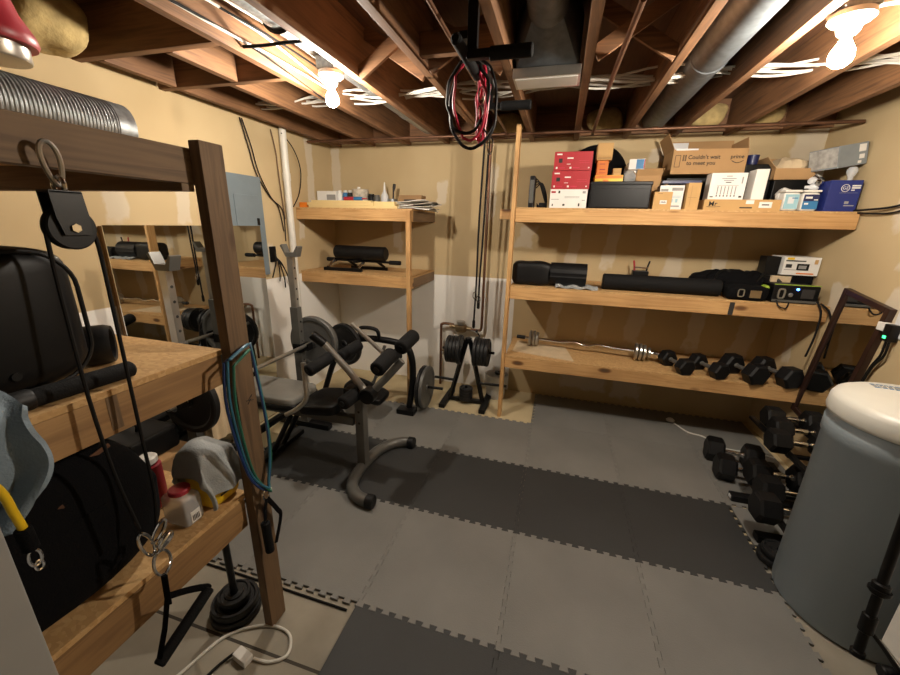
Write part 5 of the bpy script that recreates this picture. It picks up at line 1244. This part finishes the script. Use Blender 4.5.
d3 = dumbbell('large black hex dumbbell on the lowest shelf, third from the curl bar', (1.392, 3.08, ZT3+.0004), math.radians(110), .31, .081, .095, .0145, 'greysteel', 'dumbbells on the lowest shelf')
dup(d3, (1.597, 3.085, ZT3+.0004), 'large black hex dumbbell at the right end of the lowest shelf, by the wall', (0, 0, math.radians(110)))

# ------------------------------------------------------------------ dumbbell rack between the shelves and the tank
t = thing('dumbbell_rack', 'low black dumbbell rack against the right wall behind the tank', 'weight rack', (1.45, 2.4, 0))
for y in (2.03, 2.36):
    b = B(); b.box(1.175, 1.69, y-.03, y+.03, .0005, .04, .006); b.obj('rack_foot', 'black', t)
    b = B(); b.tube([(1.66, y, .04), (1.66, y, .40)], .022, 8); b.obj('rack_upright', 'blackmetal', t)
b = B(); b.box(1.1735, 1.175, 2.345, 2.375, .01, .032); b.obj('foot_label', 'frosted', t)
for z, x0, x1, yy in ((.115, 1.26, 1.56, 2.46), (.385, 1.36, 1.68, 2.80)):
    for x in (x0+.03, x1-.05):
        b = B(); b.box(x-.016, x+.016, 1.985, yy, z-.02, z, .003); b.obj('tier_rail', 'blackmetal', t)
for z, x0 in ((.105, 1.29), (.375, 1.39)):
    for y in (2.03, 2.36):
        b = B(); b.box(x0, 1.66, y-.014, y+.014, z-.03, z-.011, .003); b.obj('tier_bracket', 'blackmetal', t)
lowd = dumbbell('large black hex dumbbell on the low tier of the rack, nearest the tank', (1.31, 2.06, .1155), 0, .33, .082, .105, .0155, 'chrome', 'dumbbells on the rack')
dup(lowd, (1.40, 2.235, .1155), 'large black hex dumbbell on the low tier of the rack, second from the tank')
dup(lowd, (1.42, 2.41, .1155), 'large black hex dumbbell on the low tier of the rack, farthest from the tank')
upd = dumbbell('black hex dumbbell on the upper tier of the rack, nearest the tank', (1.43, 2.345, .3855), 0, .31, .07, .095, .0145, 'chrome', 'dumbbells on the rack')
dup(upd, (1.52, 2.52, .3855), 'black hex dumbbell on the upper tier of the rack, second from the tank')
dup(upd, (1.55, 2.68, .3855), 'black hex dumbbell on the upper tier of the rack, nearest the shelves')
fld = dumbbell('black hex dumbbell on the grey tile in front of the rack, nearest the shelves', (1.34, 2.80, .0004), math.radians(-9), .33, .09, .105, .015, 'chrome', 'dumbbells on the floor')
dup(fld, (1.33, 2.58, .0004), 'black hex dumbbell on the grey tile in front of the rack, nearer the dark strip', (0, 0, math.radians(-6)))
t = thing('weight_stack', 'round black plates lying on the floor between the dumbbell rack and the tank', 'weight', (1.25, 1.97, 0))
plate(t, (1.22, 1.90, .0175), (0, 0, 1), .085, .034, 'iron'); plate(t, (1.222, 1.90, .052), (0, 0, 1), .075, .03, 'iron')
wirething([(1.10, 3.30, .004), (1.17, 3.17, .004), (1.27, 3.13, .004), (1.33, 3.02, .004), (1.42, 2.98, .004), (1.58, 2.99, .004), (1.68, 2.96, .004)], .006, 'wire', 'white cord lying on the floor tiles below the lowest shelf', 'cord', name='power_lead')
b = B(); b.lathe([(.001, 0), (.03, 0), (.034, .01), (.02, .024), (.001, .026)], (1.08, 3.34, .0005), n=18); solo(b, 'puck_lamp', 'white', 'small pale round puck at the end of the white floor cord', 'puck')

# ------------------------------------------------------------------ corner shelving contents
ZC = 1.7026
def board(x0, x1, y0, y1, z0, z1, label, mat='palewood', name='wood_board'):
    b = B(); b.box(x0, x1, y0, y1, z0, z1, .002); solo(b, name, mat, label, 'board')
board(-2.13, -1.30, 2.97, 3.30, ZC, 1.722, 'long pale board at the bottom of the stack on the corner shelf')
board(-2.15, -1.52, 2.98, 3.24, 1.7225, 1.748, 'middle pale board of the stack on the corner shelf')
board(-2.12, -1.55, 3.0, 3.2, 1.7485, 1.764, 'top pale board of the stack on the corner shelf')
board(-1.52, -1.33, 2.99, 3.12, 1.7225, 1.757, 'short pale block on the right of the board stack', 'palewood', 'wood_block')
carton('orange_block', 'small orange block at the left end of the corner shelf', -2.235, -2.16, 2.99, 3.08, ZC, 1.745, ['orange'], ())
carton('white_box', 'white box at the left above the board stack on the corner shelf', -2.235, -2.03, 3.26, 3.42, ZC, 1.86, ['paper', 'greyink', 'card'], [(1, .5, .95, .5, .8), (2, .0, .4, .1, .35)])
for k, (x, m, lab) in enumerate(((-2.035, 'white', 'white spray can'), (-1.975, 'midblue', 'blue spray can'), (-1.925, 'ink', 'dark spray can'))):
    t = thing('spray_can', lab+' standing left of the tan bucket on the corner shelf', 'can', (x, 3.33, ZC))
    b = B(); b.lathe([(.001, 1.7026), (.028, 1.7026), (.029, 1.71), (.029, 1.835), (.02, 1.85), (.001, 1.85)], (x, 3.33, 0), n=22); b.obj('can_body', m, t)
    b = B(); b.cyl((x, 3.33, 1.8505), (x, 3.33, 1.87), .018, n=16, bev=.003); b.obj('can_cap', 'white', t)
t = thing('tan_bucket', 'tan bucket of tools on the corner shelf', 'bucket', (-1.82, 3.33, ZC))
b = B(); b.lathe([(.06, ZC), (.062, 1.705), (.075, 1.872), (.079, 1.876), (.075, 1.879), (.070, 1.876), (.056, 1.71), (.001, 1.71)], (-1.82, 3.33, 0), n=32); b.obj('bucket_body', 'news', t)
b = B(); b.cyl((-1.845, 3.33, 1.712), (-1.83, 3.32, 1.90), .014, n=12); b.obj('tool_end', 'white', t)
for k, (x, h, m, lab) in enumerate(((-1.71, 1.84, 'blackmat', 'black jar'), (-1.655, 1.83, 'greysteel', 'dull grey jar'))):
    b = B(); b.lathe([(.001, ZC), (.03, ZC), (.032, 1.71), (.032, h-.02), (.026, h-.012), (.026, h), (.001, h)], (x, 3.33, 0), n=22); solo(b, 'jar', m, lab+' right of the tan bucket on the corner shelf', 'jar')
t = thing('glue_bottle', 'clear squeeze bottle with white tip on the corner shelf', 'bottle', (-1.60, 3.36, ZC))
b = B(); b.lathe([(.001, ZC), (.032, ZC), (.034, 1.71), (.034, 1.83), (.016, 1.86), (.014, 1.875), (.001, 1.875)], (-1.60, 3.38, 0), n=22); b.obj('bottle_body', 'frosted', t)
b = B(); b.lathe([(.012, 1.8755), (.01, 1.90), (.004, 1.945), (.001, 1.946)], (-1.60, 3.38, 0), n=14); b.obj('tip', 'white', t)
t = thing('paint_brush', 'paint brush standing in a grey cup on the corner shelf', 'brush', (-1.52, 3.36, ZC))
b = B(); b.lathe([(.001, ZC), (.036, ZC), (.045, 1.80), (.042, 1.80), (.033, 1.71), (.001, 1.71)], (-1.52, 3.38, 0), n=22); b.obj('cup', 'galv', t)
b = B(); b.tube([(-1.52, 3.38, 1.715), (-1.512, 3.38, 1.86), (-1.505, 3.38, 1.90), (-1.50, 3.38, 1.93)], [.007, .008, .016, .014], 10, flat=.5); b.obj('brush_handle', 'ink', t)
carton('printed_box', 'low brown printed carton at the right of the corner shelf', -1.43, -1.21, 3.30, 3.42, ZC, 1.83, ['carddark', 'ink', 'red'], [(1, .25, .75, .6, .72)])
carton('red_folder', 'flat red packet in front of the low brown carton', -1.42, -1.22, 3.12, 3.27, ZC, 1.752, ['red', 'paper'], [(1, .1, .5, .3, .6)], 'packet')
t = thing('caulk_tube', 'red and white tube lying on the pale board stack', 'tube', (-1.74, 3.1, 1.765))
b = B(); b.cyl((-1.84, 3.08, 1.782), (-1.74, 3.07, 1.782), .017, n=16, bev=.002); b.obj('red_end', 'redplastic', t)
b = B(); b.cyl((-1.7395, 3.07, 1.782), (-1.66, 3.062, 1.782), .016, n=16, bev=.002); b.obj('blue_end', 'midblue', t)
b = B(); b.cyl((-1.6595, 3.062, 1.782), (-1.61, 3.058, 1.782), .007, .003, n=12); b.obj('nozzle', 'redplastic', t)
for k in range(5):
    def pap(u, v, k=k): return (-1.325+.29*u+.012*k*math.sin(k), 2.99+.26*v+.01*k, ZC+.006+.012*k+.010*math.sin(u*5+k)*u+.012*math.sin(v*4+k*2)*u)
    drape('newspaper', 'news' if k % 2 else 'paper', 'folded newspaper in the loose pile at the right end of the corner shelf', pap, 12, 8, .004, 'newspaper', 'newspapers on the corner shelf')
# black roller exerciser on the second tier
t = thing('massage_roller', 'black padded roller exerciser on a low frame on the corner unit, lower shelf', 'exercise machine', (-1.75, 3.2, 1.156))
b = B(); b.cyl((-2.03, 3.20, 1.318), (-1.50, 3.17, 1.318), .062, n=30, bev=.012); b.obj('roller_pad', 'black', t)
b = B(); b.cyl((-2.13, 3.205, 1.245), (-1.37, 3.165, 1.245), .011, n=12); b.obj('cross_bar', 'blackmetal', t)
for x0, x1 in ((-2.13, -2.03), (-1.47, -1.36)):
    b = B(); b.cyl((x0, 3.20 if x0 < -1.8 else 3.17, 1.245), (x1, 3.20 if x0 < -1.8 else 3.17, 1.245), .019, n=14, bev=.003); b.obj('grip', 'foam', t)
b = B(); b.box(-2.09, -1.70, 3.065, 3.095, 1.1556, 1.185, .005); b.obj('base_front', 'blackmetal', t)
b = B(); b.box(-1.93, -1.55, 3.28, 3.31, 1.1556, 1.185, .005); b.obj('base_rear', 'blackmetal', t)
for x, y in ((-2.05, 3.08), (-1.74, 3.08)):
    b = B(); b.tube([(x, y, 1.186), (x+.02, 3.17, 1.245)], .013, 10); b.obj('chrome_leg', 'chrome', t)
for x, y in ((-1.88, 3.295), (-1.58, 3.295)):
    b = B(); b.tube([(x, y, 1.186), (x-.03, 3.20, 1.245)], .013, 10); b.obj('rear_leg', 'blackmetal', t)
b = B(); b.box(-1.80, -1.76, 3.10, 3.28, 1.232, 1.258, .004); b.obj('centre_block', 'blackmetal', t)

# ------------------------------------------------------------------ camera and light
r_ = Vector((0.96115, 0.27492032, 0.02468795)); u_ = Vector((-0.10227627, 0.27163392, 0.95695067)); f_ = Vector((-0.2563791, 0.92229813, -0.28919877))
cam = bpy.data.cameras.new('camera'); co = bpy.data.objects.new('camera', cam); COL.objects.link(co)
cam.sensor_width = 36; cam.lens = 374.647/900*36; cam.clip_start = .02
co.matrix_world = Matrix(((r_.x, u_.x, -f_.x, 0), (r_.y, u_.y, -f_.y, 0), (r_.z, u_.z, -f_.z, 1.5918), (0, 0, 0, 1)))
SC.camera = co
w = bpy.data.worlds.new('world'); SC.world = w; w.use_nodes = True
w.node_tree.nodes['Background'].inputs[0].default_value = (.9, .85, .8, 1); w.node_tree.nodes['Background'].inputs[1].default_value = .02
vs = SC.view_settings; vs.view_transform = 'Standard'; vs.look = 'None'; vs.gamma = 1; vs.exposure = 1.4
